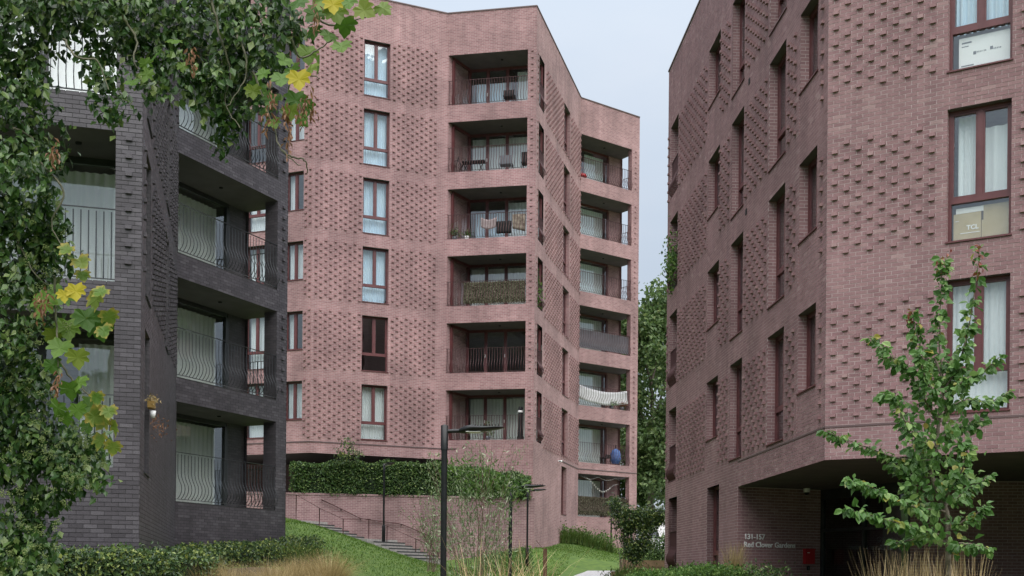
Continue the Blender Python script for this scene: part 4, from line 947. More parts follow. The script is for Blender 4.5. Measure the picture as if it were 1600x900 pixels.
for wx in (-1.35, 1.3):
    for wyy in (-.84, .70):
        mb = MB(); mb.tube([(cx+wx, cy+wyy-.08, cz+.32), (cx+wx, cy+wyy+.1, cz+.32)], .32, 16); wl = mb.build('wheel', M['black'], t)
        mb = MB(); mb.tube([(cx+wx, cy+wyy-.09, cz+.32), (cx+wx, cy+wyy-.07, cz+.32)], .2, 12); mb.build('rim', M['print_grey'], wl)

# ================================================================ BALCONY THINGS
def cloth(name, f, s0, s1, zt, drop, o, m, label, cat='cloth', sag=.0, amp=.02, slant=0):
    n = 14; V = []; 
    for j in range(6):
        t = j/5
        for i in range(n+1):
            u = i/n; V.append(f.p(s0+(s1-s0)*u, zt-sag*math.sin(u*math.pi)-drop*t*(1+slant*u)+.01*random.uniform(-1, 1), o+amp*math.sin(u*17+t*3)*(.3+t)))
    F = [(j*(n+1)+i, j*(n+1)+i+1, (j+1)*(n+1)+i+1, (j+1)*(n+1)+i) for j in range(5) for i in range(n)]
    ob = mesh_np(name, np.array(V), np.array(F), m, None, f.p(s0, zt-drop, o), True)
    md = ob.modifiers.new('thickness', 'SOLIDIFY'); md.thickness = .012; tag(ob, label, cat); return ob
z3 = HT[3]-2.35; M['cloth_pink'] = noisy('cloth_pink', (.30, .24, .24), (.38, .32, .32), 9, .95); M['cloth_brown'] = noisy('cloth_brown', (.12, .09, .07), (.34, .29, .23), 7, .95)
M['cloth_white'] = noisy('cloth_white', (.62, .62, .64), (.72, .72, .74), 6, .95); M['blue'] = noisy('blue_fabric', (.04, .10, .32), (.10, .19, .42), 7, .7)
cloth('towel', fB, 1.66, 2.42, z3+1.0, .45, -.16, M['cloth_pink'], 'dusty pink towel sagging behind the railing of the balcony full of washing', 'towel', .12)
cloth('dark_blanket', fB, 2.40, 3.12, z3+.78, .58, -.14, M['black'], 'black blanket hung between the pink towel and the brown patterned cloth', 'blanket')
cloth('patterned_cloth', fB, 3.18, 3.80, z3+1.06, .66, -.10, M['cloth_brown'], 'brown patterned cloth hung slanting at the right end of the washing balcony', 'cloth', 0, .03, .25)
M['camo'] = noisy('leafy_screen', (.035, .035, .02), (.18, .17, .11), 22, .95, detail=2)
z2 = HT[2]-2.35
def screen(name, f, s0, s1, z0, z1, o, m, label, n=260, leaf=.1, lm=None):
    t = empty(name, f.p((s0+s1)/2, z0, o), label, 'balcony screen'); mb = MB(); f.box(mb, s0, s1, z0, z1, o-.01, o); mb.build('mesh_panel', m, t)
    if n:
        k = n; P = np.array([f.p(random.uniform(s0, s1), random.uniform(z0, z1), o+.01) for _ in range(k)]); leaves('artificial_leaf', P, leaf, lm, t, droop=.3, face=(0, -1, .2))
    return t
G['screen_leaf'] = leafmat('screen_leaf', [(0, (.03, .035, .015)), (.6, (.09, .09, .05)), (1, (.26, .24, .17))], .1)
screen('screen', fB, .85, 3.82, z2+.12, z2+1.12, -.12, M['camo'], 'mottled green-brown leafy screen tied behind a front tower balcony railing', 1500, .07, G['screen_leaf'])
zd = HD[3]-2.36; M['grey_mesh'] = noisy('grey_mesh', (.10, .095, .11), (.14, .13, .15), 3, .9)
screen('screen', fD, .05, 3.8, HD[3]-2.36+.1, HD[3]-2.36+1.08, -.12, M['grey_mesh'], 'plain dark grey mesh screen along a right-hand tower balcony railing', 0)
screen('screen', fD, .05, 3.8, HD[0]-2.36+.1, HD[0]-2.36+1.12, -.12, M['camo'], 'brown leafy screen covering the ground-level balcony railing of the tower', 2200, .075, G['screen_leaf'])
zw = HD[2]-2.36
cloth('white_sheet', fD, .1, 3.72, zw+1.14, .75, -.10, M['cloth_white'], 'large white sheet draped along a low right-hand tower balcony railing', 'sheet', .22, .05)
def folding_chair(f, s, z, o, label, w=.5, h=.85, m='black', back=True):
    t = empty('balcony_chair', f.p(s+w/2, z, o-.2), label, 'chair')
    mb = MB(); f.box(mb, s, s+w, z+.40, z+.45, o-.45, o); mb.build('seat', M[m], t)
    if back: mb = MB(); f.box(mb, s+.02, s+w-.02, z+.45, z+h, o-.03, o); mb.build('backrest', M[m], t)
    for a_, b_ in ((.02, -.02), (w-.05, -.02), (.02, -.44), (w-.05, -.44)): mb = MB(); f.box(mb, s+a_, s+a_+.03, z, z+.40, o+b_-.02, o+b_+.01); mb.build('leg', M[m], t)
    return t
z5, z4 = HT[5]-2.35, HT[4]-2.35
folding_chair(fB, 2.62, z5, -.35, 'low black chair on the topmost front tower balcony', .55, .68)
folding_chair(fB, 2.45, z4, -.4, 'grey chair turned away on the second highest front tower balcony', .62, .8, 'print_grey')
folding_chair(fB, 3.5, z4, -.4, 'dark chair at the right end of the second highest front tower balcony', .36, .9)
t = empty('balcony_table', fB.p(1.2, z4, -.5), 'dark slatted table with crossed legs on the second highest front tower balcony', 'table')
mb = MB(); fB.box(mb, .65, 1.75, z4+.60, z4+.64, -.8, -.35); mb.build('table_top', M['black'], t)
for s_ in (.75, 1.5):
    mb = MB(); mb.tube([fB.p(s_-.05, z4, -.4), fB.p(s_+.22, z4+.6, -.4)], .02, 5); mb.build('leg', M['black'], t); mb = MB(); mb.tube([fB.p(s_+.22, z4, -.45), fB.p(s_-.05, z4+.6, -.45)], .02, 5); mb.build('leg', M['black'], t)
t = empty('bicycle', fB.p(.45, z4, -.35), 'dark bicycle standing at the left end of the second highest front tower balcony', 'bicycle')
def ring(f, s, z, r, o, name, par, m='black', tr=.018):
    mb = MB(); mb.tube([f.p(s+r*math.cos(a)*.8, z+r*math.sin(a), o+.3*r*math.cos(a)) for a in [2*math.pi*i/16 for i in range(17)]], tr, 5, caps=False); return mb.build(name, M[m], par)
ring(fB, .40, z4+.33, .32, -.3, 'wheel', t); ring(fB, .85, z4+.33, .32, -.55, 'wheel', t)
mb = MB(); mb.tube([fB.p(.40, z4+.33, -.3), fB.p(.5, z4+.85, -.35), fB.p(.8, z4+.75, -.5), fB.p(.62, z4+.35, -.42), fB.p(.5, z4+.8, -.35)], .018, 5); mb.build('frame', M['black'], t)
z0_ = HT[0]-2.35
t = empty('patio_heater', fB.p(3.6, z0_, -.3), 'tall black cylinder with a pale band at the right end of the lowest front balcony', 'heater')
mb = MB(); mb.lathe(fB.p(3.6, z0_, -.3), [(.16, 0), (.16, .15), (.11, .2), (.11, 1.45), (.09, 1.55), (.0, 1.57)], 12); mb.build('column', M['black'], t)
mb = MB(); mb.lathe(fB.p(3.6, z0_, -.3), [(.112, 1.28), (.125, 1.3), (.125, 1.36), (.112, 1.38)], 12); mb.build('band', M['white'], t)
def potplant(f, s, z, o, label, r=.1, h=.22, fh=.35, n=160, leaf=.08, lm='green_grass', pot='print_grey', cat='pot plant'):
    c = f.p(s, z, o); t = empty('pot_plant', c, label, cat); mb = MB(); mb.lathe(c, [(0, 0), (r*.75, 0), (r, h), (r*.9, h), (0, h-.02)], 12); mb.build('pot', M[pot], t)
    P = np.array(c)+[0, 0, h+fh*.5]+rng.normal(size=(n, 3))*[r*1.1, r*1.1, fh*.33]; leaves('foliage', P, leaf, G[lm], t); return t
potplant(fB, 2.05, z0_, -.3, 'pale feathery pot plant on the lowest front tower balcony', .12, .2, .6, 160, .1, 'willow')
potplant(fB, .35, z3, -.3, 'dark leafy plant at the left end of the washing balcony', .12, .2, .4, 200, .08, 'hedge')
potplant(fB, .95, z3, -.3, 'bushy plant in a pale pot beside the dark leafy one, washing balcony', .11, .2, .25, 160, .07, 'hedge', 'white')
potplant(fD, 2.6, zw, -.2, 'trailing green plant under the white sheet, right-hand stack', .13, .2, .3, 220, .08, 'cover')
potplant(fD, 3.4, zw, -.2, 'reddish plant at the right end under the white sheet', .13, .2, .3, 200, .08, 'red_tip')
z5d = HD[6]-2.36; t = empty('red_toy', fD.p(.35, z5d, -.25), 'small red bag on the topmost right-hand tower balcony', 'bag')
mb = MB(); mb.lathe(fD.p(.35, z5d, -.25), [(0, 0), (.2, .02), (.26, .14), (.2, .26), (.08, .3), (0, .3)], 12); mb.build('bag_body', M['red_box'], t); t.name = 'red_bag'
mb = MB(); mb.tube([fD.p(.28, z5d+.28, -.25), fD.p(.35, z5d+.42, -.25), fD.p(.42, z5d+.28, -.25)], .012, 5); mb.build('strap', M['red_box'], t)
zb1 = HD[1]-2.36; t = empty('garden_parasol', fD.p(3.15, zb1, -.45), 'closed bright blue parasol standing behind the bars of a low right-hand balcony', 'parasol')
mb = MB(); c = fD.p(3.15, zb1, -.42); mb.lathe(c, [(.0, .1), (.20, .12), (.32, .4), (.30, .7), (.20, .9), (.0, 1.0)], 9); mb.build('blue_canopy', M['blue'], t)
mb = MB(); mb.tube([(c[0], c[1], c[2]), (c[0], c[1], c[2]+1.2)], .02, 6); mb.build('pole', M['black'], t)
folding_chair(fD, 2.3, zb1, -.35, 'small dark chair left of the blue parasol', .45, .6)
M['warm_bulb'] = mat('pale_bunting', (.75, .72, .65), .7)
t = empty('string_lights', fD.p(1.6, HD[0]-.5, -.1), 'string of small pale pennants sagging under the ground-level balcony soffit', 'bunting')
mb = MB(); pts = [fD.p(.55+u*2.6, HD[0]-.12-.55*math.sin(u*math.pi*.9)-.18*u+.12*math.sin(u*9), -.15) for u in [i/20 for i in range(21)]]; mb.tube(pts, .004, 4); mb.build('string', M['white'], t)
for i in range(2, 16): mb = MB(); q = pts[i]; mb.poly([(q[0]-.018, q[1], q[2]), (q[0]+.018, q[1]+.012, q[2]), (q[0], q[1]+.006, q[2]-.10)]); mb.build('pennant', M['warm_bulb'], t)
mb = MB(); pts = [fD.p(.3+u*2.9, HD[0]-.10-.16*abs(math.sin(u*7)), -.12) for u in [i/24 for i in range(25)]]; mb.tube(pts, .004, 4); mb.build('string', M['white'], t)
# hanging planter on the dark block, climbing plants on two slots
t = empty('wall_planter', gM.p(-8.15, 3.0, .1), 'yellow trough and white cup planter hanging on the dark block\'s corner slot', 'planter')
mb = MB(); gM.box(mb, -8.3, -8.02, 3.02, 3.14, .0, .12); mb.build('yellow_trough', mat('yellow_pot', (.25, .15, .03), .6), t)
mb = MB(); c = gM.p(-8.2, 2.84, .09); mb.lathe(c, [(0, 0), (.04, 0), (.06, .13), (.05, .13), (0, .12)], 10); mb.build('white_cup', M['white'], t)
P = np.array(gM.p(-8.15, 3.18, .08))+rng.normal(size=(110, 3))*[.05, .10, .05]; leaves('foliage', P, .05, G['golden'], t)
P = np.array(gM.p(-7.3, 2.85, .08))+rng.normal(size=(120, 3))*[.03, .35, .13]; leaves('dry_foliage', P, .05, G['seed'], t)
t = empty('balcony_plant', fL.p(-15.4, HR[2]-2.4, -.1), 'tall bushy green plant in the far corner balcony slot of the right block', 'pot plant')
mb = MB(); mb.lathe(fL.p(-15.5, HR[1]+.75, -.15), [(0, 0), (.15, 0), (.2, .3), (0, .3)], 10); mb.build('pot', M['print_grey'], t)
P = np.array(fL.p(-15.3, HR[1]+1.6, .05))+rng.normal(size=(700, 3))*[.13, .32, .42]; leaves('foliage', P, .11, G['cover'], t)
t = empty('balcony_plant', fC.p(1.1, HT[2]-2.3, -.1), 'yellow-green plant filling a corner slot of the tower', 'pot plant')
mb = MB(); mb.lathe(fC.p(1.1, z2, -.3), [(0, 0), (.15, 0), (.2, .3), (0, .3)], 10); mb.build('pot', M['print_grey'], t)
P = np.array(fC.p(1.1, z2+.75, -.15))+rng.normal(size=(500, 3))*[.13, .3, .35]; leaves('foliage', P, .1, G['cover'], t)

# ================================================================ SHRUBS, GROUND COVER, GRASSES
def shrub(name, label, base, stems, blobs, dens, leaf, m, bark='bark', clump=.12, per=14, cat='shrub', droop=.3, asp=.6, sr=.018):
    t = empty(name, base, label, cat)
    for pts in stems:
        mb = MB(); limb(mb, curve(pts, 4, .012), sr, sr*.35, 5); mb.build('stem', M[bark], t)
    P = blob_points(blobs, dens, clump, per); leaves('foliage', P, leaf, m, t, droop=droop, asp=asp); return t
b = at(985, 890, 42); bz = .1
stems = [[(b[0]-.2+dx*.15, 42, bz), (b[0]-.2+dx*.5, 42+dy*.3, 1.1), (b[0]-.1+dx*1.1, 42+dy*.6, 2.2)] for dx, dy in ((-.5, .2), (-.15, -.3), (.1, .3), (.4, 0), (.8, .2), (1.0, -.2))]
shrub('planter_shrub', 'dense vase-shaped green shrub growing from the rusty steel planter', (b[0], 42, bz), stems, [((4.55, 42, 1.55), (.62, .5, .75)), ((4.2, 42, 2.1), (.45, .4, .45)), ((4.9, 42.1, 2.1), (.55, .4, .4)), ((3.75, 42, 2.55), (.22, .25, .35)), ((4.45, 42, .9), (.4, .35, .4)), ((5.5, 42, 2.25), (.3, .3, .2))], 32, .10, G['laurel'], clump=.10, per=18)
P = blob_points([((5.6, 48.4, 1.0), (1.0, .4, .55)), ((6.3, 48.6, 1.3), (.5, .4, .5))], 14, .16, 16)
o = leaves('border_plants', P, .12, G['hedge'], None, (5.8, 48.4, .5)); tag(o, 'grey-green border plants behind the timber raised bed', 'border plants', kind='stuff')
# shrubs at the foot of the tower
P = blob_points([((1.95+.42*i, 59.6+i*.28, 1.95-.05*i+.12*math.sin(i*2)), (.45, .4, .6)) for i in range(8)], 16, .18, 16)
o = leaves('border_shrubs', P, .13, G['cover'], None, (3.2, 61, 1.2), droop=.1); tag(o, 'band of low green shrubs at the foot of the tower', 'shrubs', kind='stuff')
C = np.array([(2.1+.1*i+rng.normal()*.1, 59.2+.07*i, 1.5) for i in range(34)]); C[:, 2] = gz(C[:, 0], C[:, 1])
o = blades('tall_grass', C, 34, .8, 1.4, .6, .03, G['green_grass'], None, (3.5, 60.5, 1.3)); tag(o, 'tall soft green grass in front of the tower shrubs', 'tall grass', kind='stuff')
xs = rng.uniform(-1.2, 1.1, 260); ys = rng.uniform(48.5, 52.3, 260); P = np.repeat(np.stack([xs, ys, gz(xs, ys)+.1], 1), 16, 0)+rng.normal(size=(260*16, 3))*[.14, .14, .09]
P = P[(P[:, 0] < .9) & (P[:, 1] < 52.9+(P[:, 0]-.97)*.183-.1)]
o = leaves('ground_cover', P, .10, G['cover'], None, (0, 50, .8), droop=.1); tag(o, 'low leafy ground cover between the retaining wall corner and the lawn', 'ground cover', kind='stuff')
# pot tree peeping over the hedge
b = at(545, 728, 51.6); t = shrub('small_tree', 'small sparse tree poking above the clipped hedge under the tower overhang', (b[0], 51.6, 3.5), [[(b[0], 51.5, 3.5), (b[0]+.05, 51.4, 4.9), (b[0]+.1, 51.3, 6.1)]], [((b[0], 51.1, 5.35), (.6, .4, .35)), ((b[0]+.1, 51.0, 5.8), (.2, .2, .3))], 20, .10, G['laurel'], clump=.10, per=9, cat='tree')

# planting beside the path in the lower right
xs = rng.uniform(2.9, 6.0, 900); ys = rng.uniform(26, 33, 900); ok = (xs < 5.5) & (xs/ys > .108); xs, ys = xs[ok], ys[ok]
top = -.02+.12*np.clip((xs/ys-.11)/.05, 0, 1)+.06*np.sin(xs*3)+.04*np.sin(ys*2); P = np.repeat(np.stack([xs, ys, top], 1), 22, 0); P = P+rng.normal(size=P.shape)*[.12, .12, .07]; lo = rng.random(len(P)) < .3; P[lo, 2] -= rng.uniform(0, .5, lo.sum())
o = leaves('ground_cover', P, .075, G['cover'], None, (4, 29, 0), droop=.0); tag(o, 'bright green leafy ground cover in front of the right block', 'ground cover', kind='stuff')
C = [(5.25+.05*i, 27.8-.04*i, -.2) for i in range(5)]
o = blades('fountain_grass', C, 60, .95, .5, .35, .012, G['golden'], None, (5.3, 27.6, -.2)); tag(o, 'pale feathery grass clump against the right block\'s lower wall', 'grass clump', kind='stuff')
P = np.array([5.75, 26.3, .05])+rng.normal(size=(900, 3))*[.3, .25, .14]; o = leaves('dark_shrub', P, .08, G['hedge'], None, (5.7, 26.3, -.3)); tag(o, 'small dark green shrub below the entrance lettering', 'shrub')
P = np.array([3.6, 34.5, .02])+rng.normal(size=(1500, 3))*[.35, .6, .12]; o = leaves('grassy_plants', P, .11, G['green_grass'], None, (3.6, 34, -.4), droop=-.8, asp=.2); tag(o, 'tufty grassy plants beside the path edge in front of the planter', 'plants', kind='stuff')

# golden grasses in front of the dark block (one bed), and the large arching tuft
C = []
for px in range(322, 500, 19): q = at(px+rng.normal()*5, 895, 22+rng.normal()*1.0); C.append((q[0], q[1], -.62+rng.normal()*.08))
o = blades('golden_grass', C, 620, .80, .5, .62, .007, G['golden'], None, (-4.5, 21, -.6)); tag(o, 'golden feathery grasses along the bottom left bed', 'ornamental grass', kind='stuff')
for px, py, Yt, h_, lab in ((515, 868, 22.5, .98, 'large arching tuft of pale golden grass at the right end of the bed'), (470, 872, 23.2, .90, 'second arching golden grass tuft just left of the largest one')):
    q = at(px, py, Yt); o = blades('grass_tuft', [(q[0], q[1], -.62)]*3, 900, h_, .7, .75, .006, G['golden'], None, (q[0], q[1], -.62)); tag(o, lab, 'grass tuft', 'arching golden grass tufts')
P = at(478, 866, 24)+rng.normal(size=(700, 3))*[.35, .3, .12]; o = leaves('low_green_plants', P, .08, G['green_grass'], None, tuple(at(478, 880, 24)), droop=-.5, asp=.3); tag(o, 'low green plants between golden grass and lawn', 'plants', kind='stuff')
# straw-coloured blades right of the foreground lamp
C = []
for px in list(range(735, 790, 13))+list(range(790, 860, 9)): q = at(px, 898, 16+rng.normal()*.4); C.append((q[0], q[1], -.95-.0*rng.random()))
o = blades('straw_grass', C, 17, 1.30, .5, .85, .013, G['straw'], None, (0, 16, -.95), seg=6); tag(o, 'arching straw-yellow grass blades right of the foreground lamp', 'ornamental grass', kind='stuff')
# upright reed grass under the young tree
C = []
for px in range(1372, 1532, 9): q = at(px+rng.normal()*3, 890, 12.4+rng.normal()*.35); C.append((q[0], q[1], -1.15))
o = blades('reed_grass', C, 30, 1.36, .35, .26, .011, G['straw'], None, (4.5, 12.4, -1.15), seg=5, hv=.16); tag(o, 'upright straw-coloured reed grass at the foot of the young tree', 'reed grass', kind='stuff')
o = blades('grass_leaves', C, 40, .95, .35, .45, .010, G['green_grass'], None, (4.5, 12.4, -1.15)); tag(o, 'green grass leaves under the straw-coloured reed grass', 'grass', kind='stuff')

# ---- wispy willow shrub behind the lamp
wb = at(750, 895, 20); t = empty('willow_shrub', (wb[0], 20, -1.3), 'tall wispy willow shrub with narrow silvery leaves right of the foreground lamp', 'shrub'); LP, LD = [], []
for i in range(84):
    a = rng.uniform(-1, 1); tipx = 740+a*72+rng.normal()*10; tipy = rng.uniform(700, 850) if abs(a) > .35 else rng.uniform(690, 790)
    y1 = 20+rng.normal()*.5; p0 = np.array([wb[0]+rng.normal()*.12, 20+rng.normal()*.12, -1.3]); p1 = at(tipx, tipy, y1)
    mid = p0*.45+p1*.55+[-.10*a*0+rng.normal()*.08, rng.normal()*.1, .15]; pts = curve([p0, mid, p1], 6, .01)
    if i < 24: mb = MB(); limb(mb, pts, .007, .002, 4); mb.build('stem', M['bark_red'], t)
    k = 52; u = rng.uniform(.3, 1, k)**.8*(len(pts)-1); ii = np.clip(u.astype(int), 0, len(pts)-2); A = np.array(pts)
    q = A[ii]*(1-(u-ii))[:, None]+A[ii+1]*(u-ii)[:, None]+rng.normal(size=(k, 3))*.07; LP.append(q); LD.append(A[ii+1]-A[ii])
for px, py in ((770, 680), (745, 660), (735, 700), (790, 690)):     # long leafy whips reaching up
    p1 = at(px, py, 20.2); p0 = at(755, 790, 20); pts = curve([p0, p0*.5+p1*.5+[.03, 0, 0], p1], 6, .005); mb = MB(); limb(mb, pts, .007, .002, 4); mb.build('whip', M['bark_red'], t)
    A = np.array(pts); k = 9; LP.append(A[rng.integers(3, len(A), k)]+rng.normal(size=(k, 3))*.12); LD.append(np.tile([0, 0, 1.0], (k, 1)))
P = np.concatenate(LP); Dd = unitv(np.concatenate(LD))+rng.normal(size=P.shape)*.55; Vv, Ff = leaf_arrays(P, .070*rng.uniform(.6, 1.5, len(P)), Dd, rng.normal(size=P.shape)+[0, -.6, .4], .20, .02)
o = mesh_np('foliage', Vv, Ff, G['willow'], t); o['kind'] = 'stuff'
P = blob_points([(tuple(at(745, 755, 20.3)), (.42, .3, .25)), (tuple(at(790, 765, 20.4)), (.35, .3, .16)), (tuple(at(715, 735, 20.3)), (.25, .2, .2))], 26, .1, 10)
o = leaves('leafy_shoots', P, .12, G['cover'], t, droop=.1, asp=.2)
# ---- bare red-stemmed shrub
t = empty('red_stemmed_shrub', tuple(at(675, 890, 24)), 'thin red-stemmed shrub with few leaves left of the foreground lamp', 'shrub'); LP = []
for i in range(17):
    p0 = at(676+rng.normal()*3, 893, 24); p1 = at(668+rng.normal()*22, rng.uniform(765, 830), 24+rng.normal()*.3); pts = curve([p0, p0*.5+p1*.5+[rng.normal()*.05, 0, .05], p1], 5, .008)
    mb = MB(); limb(mb, pts, .006, .002, 4); mb.build('stem', M['bark_red'], t); A = np.array(pts); LP.append(A[rng.integers(4, len(A), 30)]+rng.normal(size=(30, 3))*.06)
for p1 in (at(630, 790, 24), at(640, 775, 24), at(622, 800, 24)):
    p0 = at(668, 850, 24); pts = curve([p0, p0*.4+p1*.6+[0, 0, .1], p1], 5, .006); mb = MB(); limb(mb, pts, .006, .002, 4); mb.build('stem', M['bark_red'], t); LP.append(np.array(pts)[rng.integers(3, len(pts), 9)]+rng.normal(size=(9, 3))*.06)
leaves('foliage', np.concatenate(LP), .065, G['willow'], t, asp=.35)

# ================================================================ YOUNG TREE (lower right)
ty = 12.0; tb = at(1480, 900, ty); yt = empty('young_tree', (tb[0], ty, -1.2), 'slender young tree with bright green leaves in front of the right block\'s large windows', 'tree')
def pp(pts, dy=0): return [at(px, py, ty+dy+(oy if True else 0)) for px, py, oy in pts]
trunk = pp([(1484, 1080, 0), (1482, 880, 0), (1478, 800, 0), (1455, 742, 0), (1462, 705, 0), (1468, 650, 0), (1474, 600, 0), (1460, 560, 0)])
mb = MB(); limb(mb, curve(trunk, 4, .003), .032, .012, 7); mb.build('trunk', M['bark'], yt)
BRN = [  # (px, py, depth offset) lists
 [(1474, 600, 0), (1468, 540, .1), (1470, 470, .1), (1472, 403, .1)], [(1470, 620, 0), (1500, 560, -.1), (1518, 490, -.1), (1530, 388, -.15)],
 [(1474, 610, 0), (1445, 560, .2), (1432, 520, .2), (1424, 488, .2)], [(1465, 660, 0), (1425, 590, -.2), (1392, 555, -.25), (1360, 528, -.3)],
 [(1460, 720, 0), (1400, 715, .2), (1345, 695, .3), (1290, 674, .35)], [(1478, 800, 0), (1425, 790, -.25), (1370, 765, -.4), (1326, 750, -.5)],
 [(1480, 840, 0), (1425, 822, -.3), (1370, 808, -.45), (1320, 794, -.55)], [(1472, 640, 0), (1510, 625, .2), (1545, 628, .3), (1580, 612, .35)],
 [(1474, 650, 0), (1500, 600, -.3), (1535, 580, -.35), (1564, 556, -.4)], [(1478, 790, 0), (1505, 770, .2), (1528, 755, .3), (1546, 742, .35)],
 [(1480, 830, 0), (1505, 815, -.2), (1530, 800, -.3), (1536, 790, -.35)], [(1482, 860, 0), (1500, 850, -.3), (1525, 852, -.4), (1544, 858, -.5)],
 [(1462, 700, 0), (1430, 680, -.3), (1405, 640, -.35), (1398, 612, -.35)], [(1464, 690, 0), (1490, 670, .3), (1515, 665, .4), (1535, 655, .45)],
 [(1458, 735, 0), (1430, 700, .3), (1402, 622, .4), (1380, 620, .45)], [(1480, 850, 0), (1450, 835, .4), (1420, 845, .5), (1400, 850, .5)],
 [(1470, 640, 0), (1450, 600, -.3), (1440, 570, -.35), (1444, 540, -.35)], [(1476, 780, 0), (1500, 740, -.4), (1510, 705, -.45), (1505, 690, -.45)],
 [(1456, 745, 0), (1430, 745, .3), (1410, 735, .4), (1395, 728, .4)], [(1480, 815, 0), (1440, 800, .4), (1425, 770, .45), (1415, 755, .45)]]
YP, YD, tipP = [], [], []
for bi, br in enumerate(BRN):
    pts = curve(pp(br), 5, .004); mb = MB(); limb(mb, pts, .014, .003, 5); mb.build('branch', M['bark'], yt); A = np.array(pts); L_ = len(A)
    ln = np.linalg.norm(A[-1]-A[0]); k = int(135*ln); u = rng.uniform(.12, 1, k)*(L_-1); ii = np.clip(u.astype(int), 0, L_-2)
    q = A[ii]*(1-(u-ii))[:, None]+A[ii+1]*(u-ii)[:, None]; d = unitv(A[ii+1]-A[ii]); side = unitv(rng.normal(size=(k, 3))*[1, 1, .5])
    YP.append(q+side*rng.uniform(.01, .075, (k, 1))*(1.3-.6*(u/L_))[:, None]); YD.append(side*.7+d*.35+[0, 0, -.75]+rng.normal(size=(k, 3))*.35)
    if br[-1][1] < 500: tipP.append(A[-3:])
# inner foliage round the stem
k = 640; u = rng.uniform(.12, .97, k); T = np.array(curve(trunk[1:], 6)); ii = (u*(len(T)-1)).astype(int); q = T[ii]+rng.normal(size=(k, 3))*[.17, .16, .1]
YP.append(q); YD.append(rng.normal(size=(k, 3))*.6+[0, 0, -.7])
YP = np.concatenate(YP); YD = np.concatenate(YD); nn = len(YP); sz = .082*rng.uniform(.45, 1.35, nn); nr = rng.normal(size=(nn, 3))*.55+[-.15, -.8, .75]
order = np.argsort(YP[:, 1]-sz*6); near = order[:300]; restl = order[300:]
Vv, Ff = leaf_arrays(YP[restl], sz[restl], YD[restl], nr[restl], .72, .10, True); o = mesh_np('foliage', Vv, Ff, G['young'], yt); o['kind'] = 'stuff'
ul, uf = leaf_arrays(np.zeros((1, 3)), np.ones(1), np.array([[0, 0, -1.0]]), np.array([[0, -1.0, 0]]), .72, .10, True)
lm = D.meshes.new('leaf'); lm.from_pydata([tuple(v) for v in ul], [], [tuple(int(x) for x in f) for f in uf]); lm.materials.append(G['young']); lm.update()
def place_leaf(me, p, size, d, n_, parent, name='leaf'):
    z_ = -Vector(d).normalized(); y_ = -Vector(n_).normalized(); x_ = y_.cross(z_).normalized(); y_ = z_.cross(x_).normalized()
    o = link(name, me, parent); R_ = Matrix((x_, y_, z_)).transposed().to_4x4()
    o.matrix_basis = Matrix.Translation(Vector(p)-origin(parent)) @ R_ @ Matrix.Scale(size, 4); return o
for i in near: place_leaf(lm, YP[i], float(sz[i]), YD[i], nr[i], yt)
P = np.concatenate(tipP); P = np.repeat(P, 5, 0)+rng.normal(size=(len(P)*5, 3))*.025; leaves('young_red_leaves', P, .07, G['red_tip'], yt, asp=.6)

# ================================================================ FOREGROUND TREE WITH IVY
FY = 8.0; ft = empty('ivy_clad_maple', (-5.2, 8.2, -1.35), 'large foreground maple smothered in dark ivy, hanging over the top left corner', 'tree')
mb = MB(); limb(mb, curve([(-5.2, 8.2, -1.5), (-5.0, 8.3, 1), (-4.9, 8.2, 3.2), (-4.5, 8.1, 5.5), (-4.2, 8, 8)], 4, .03), .32, .14, 12); mb.build('trunk', M['bark'], ft)
LB = [[(-4.9, 8.2, 3.4), (-3.6, 8.1, 4.3), (-2.2, 7.9, 4.4), (-1.2, 7.7, 4.1)], [(-4.8, 8.2, 4.2), (-3.6, 8.5, 5.0), (-2.4, 8.4, 5.0), (-1.3, 8.3, 4.5)], [(-5.0, 8.2, 1.6), (-4.2, 8.0, 1.9), (-3.7, 7.95, 1.8)],
      [(-5.1, 8.2, .6), (-4.3, 7.9, .9), (-3.7, 7.9, .7)], [(-4.9, 8.2, 2.6), (-4.1, 8.0, 3.1), (-3.7, 7.95, 3.15)]]
for pts in LB: mb = MB(); limb(mb, curve(pts, 5, .02), .035, .006, 7); mb.build('limb', M['dark_bark'], ft)
tw_px = [[(330, 0), (345, 60), (360, 110), (352, 160), (375, 200)], [(455, 60), (470, 90), (500, 75), (520, 62)], [(395, 110), (410, 150), (425, 190), (440, 235), (470, 258)], [(440, 235), (455, 245), (476, 250), (480, 270)], [(370, 55), (385, 90), (380, 130), (355, 165)],
         [(100, 60), (120, 90), (150, 95), (170, 140)], [(190, 25), (212, 60), (210, 95), (225, 120)], [(85, 430), (88, 500), (90, 560), (92, 600)], [(20, 200), (50, 215), (62, 260)], [(90, 560), (110, 590), (140, 620), (165, 650)], [(60, 250), (100, 300), (80, 350), (110, 400)], [(0, 330), (30, 380), (55, 430), (85, 450)],
         [(480, 20), (520, 40), (560, 30), (590, 20)], [(430, 130), (450, 120), (480, 118), (500, 122)]]
for pl in tw_px:
    yq = 7.6+rng.random()*.3; mb = MB(); limb(mb, curve([at(x, y, yq+rng.normal()*.03) for x, y in pl], 6, .004), .009, .003, 5); mb.build('twig', M['twig'], ft)
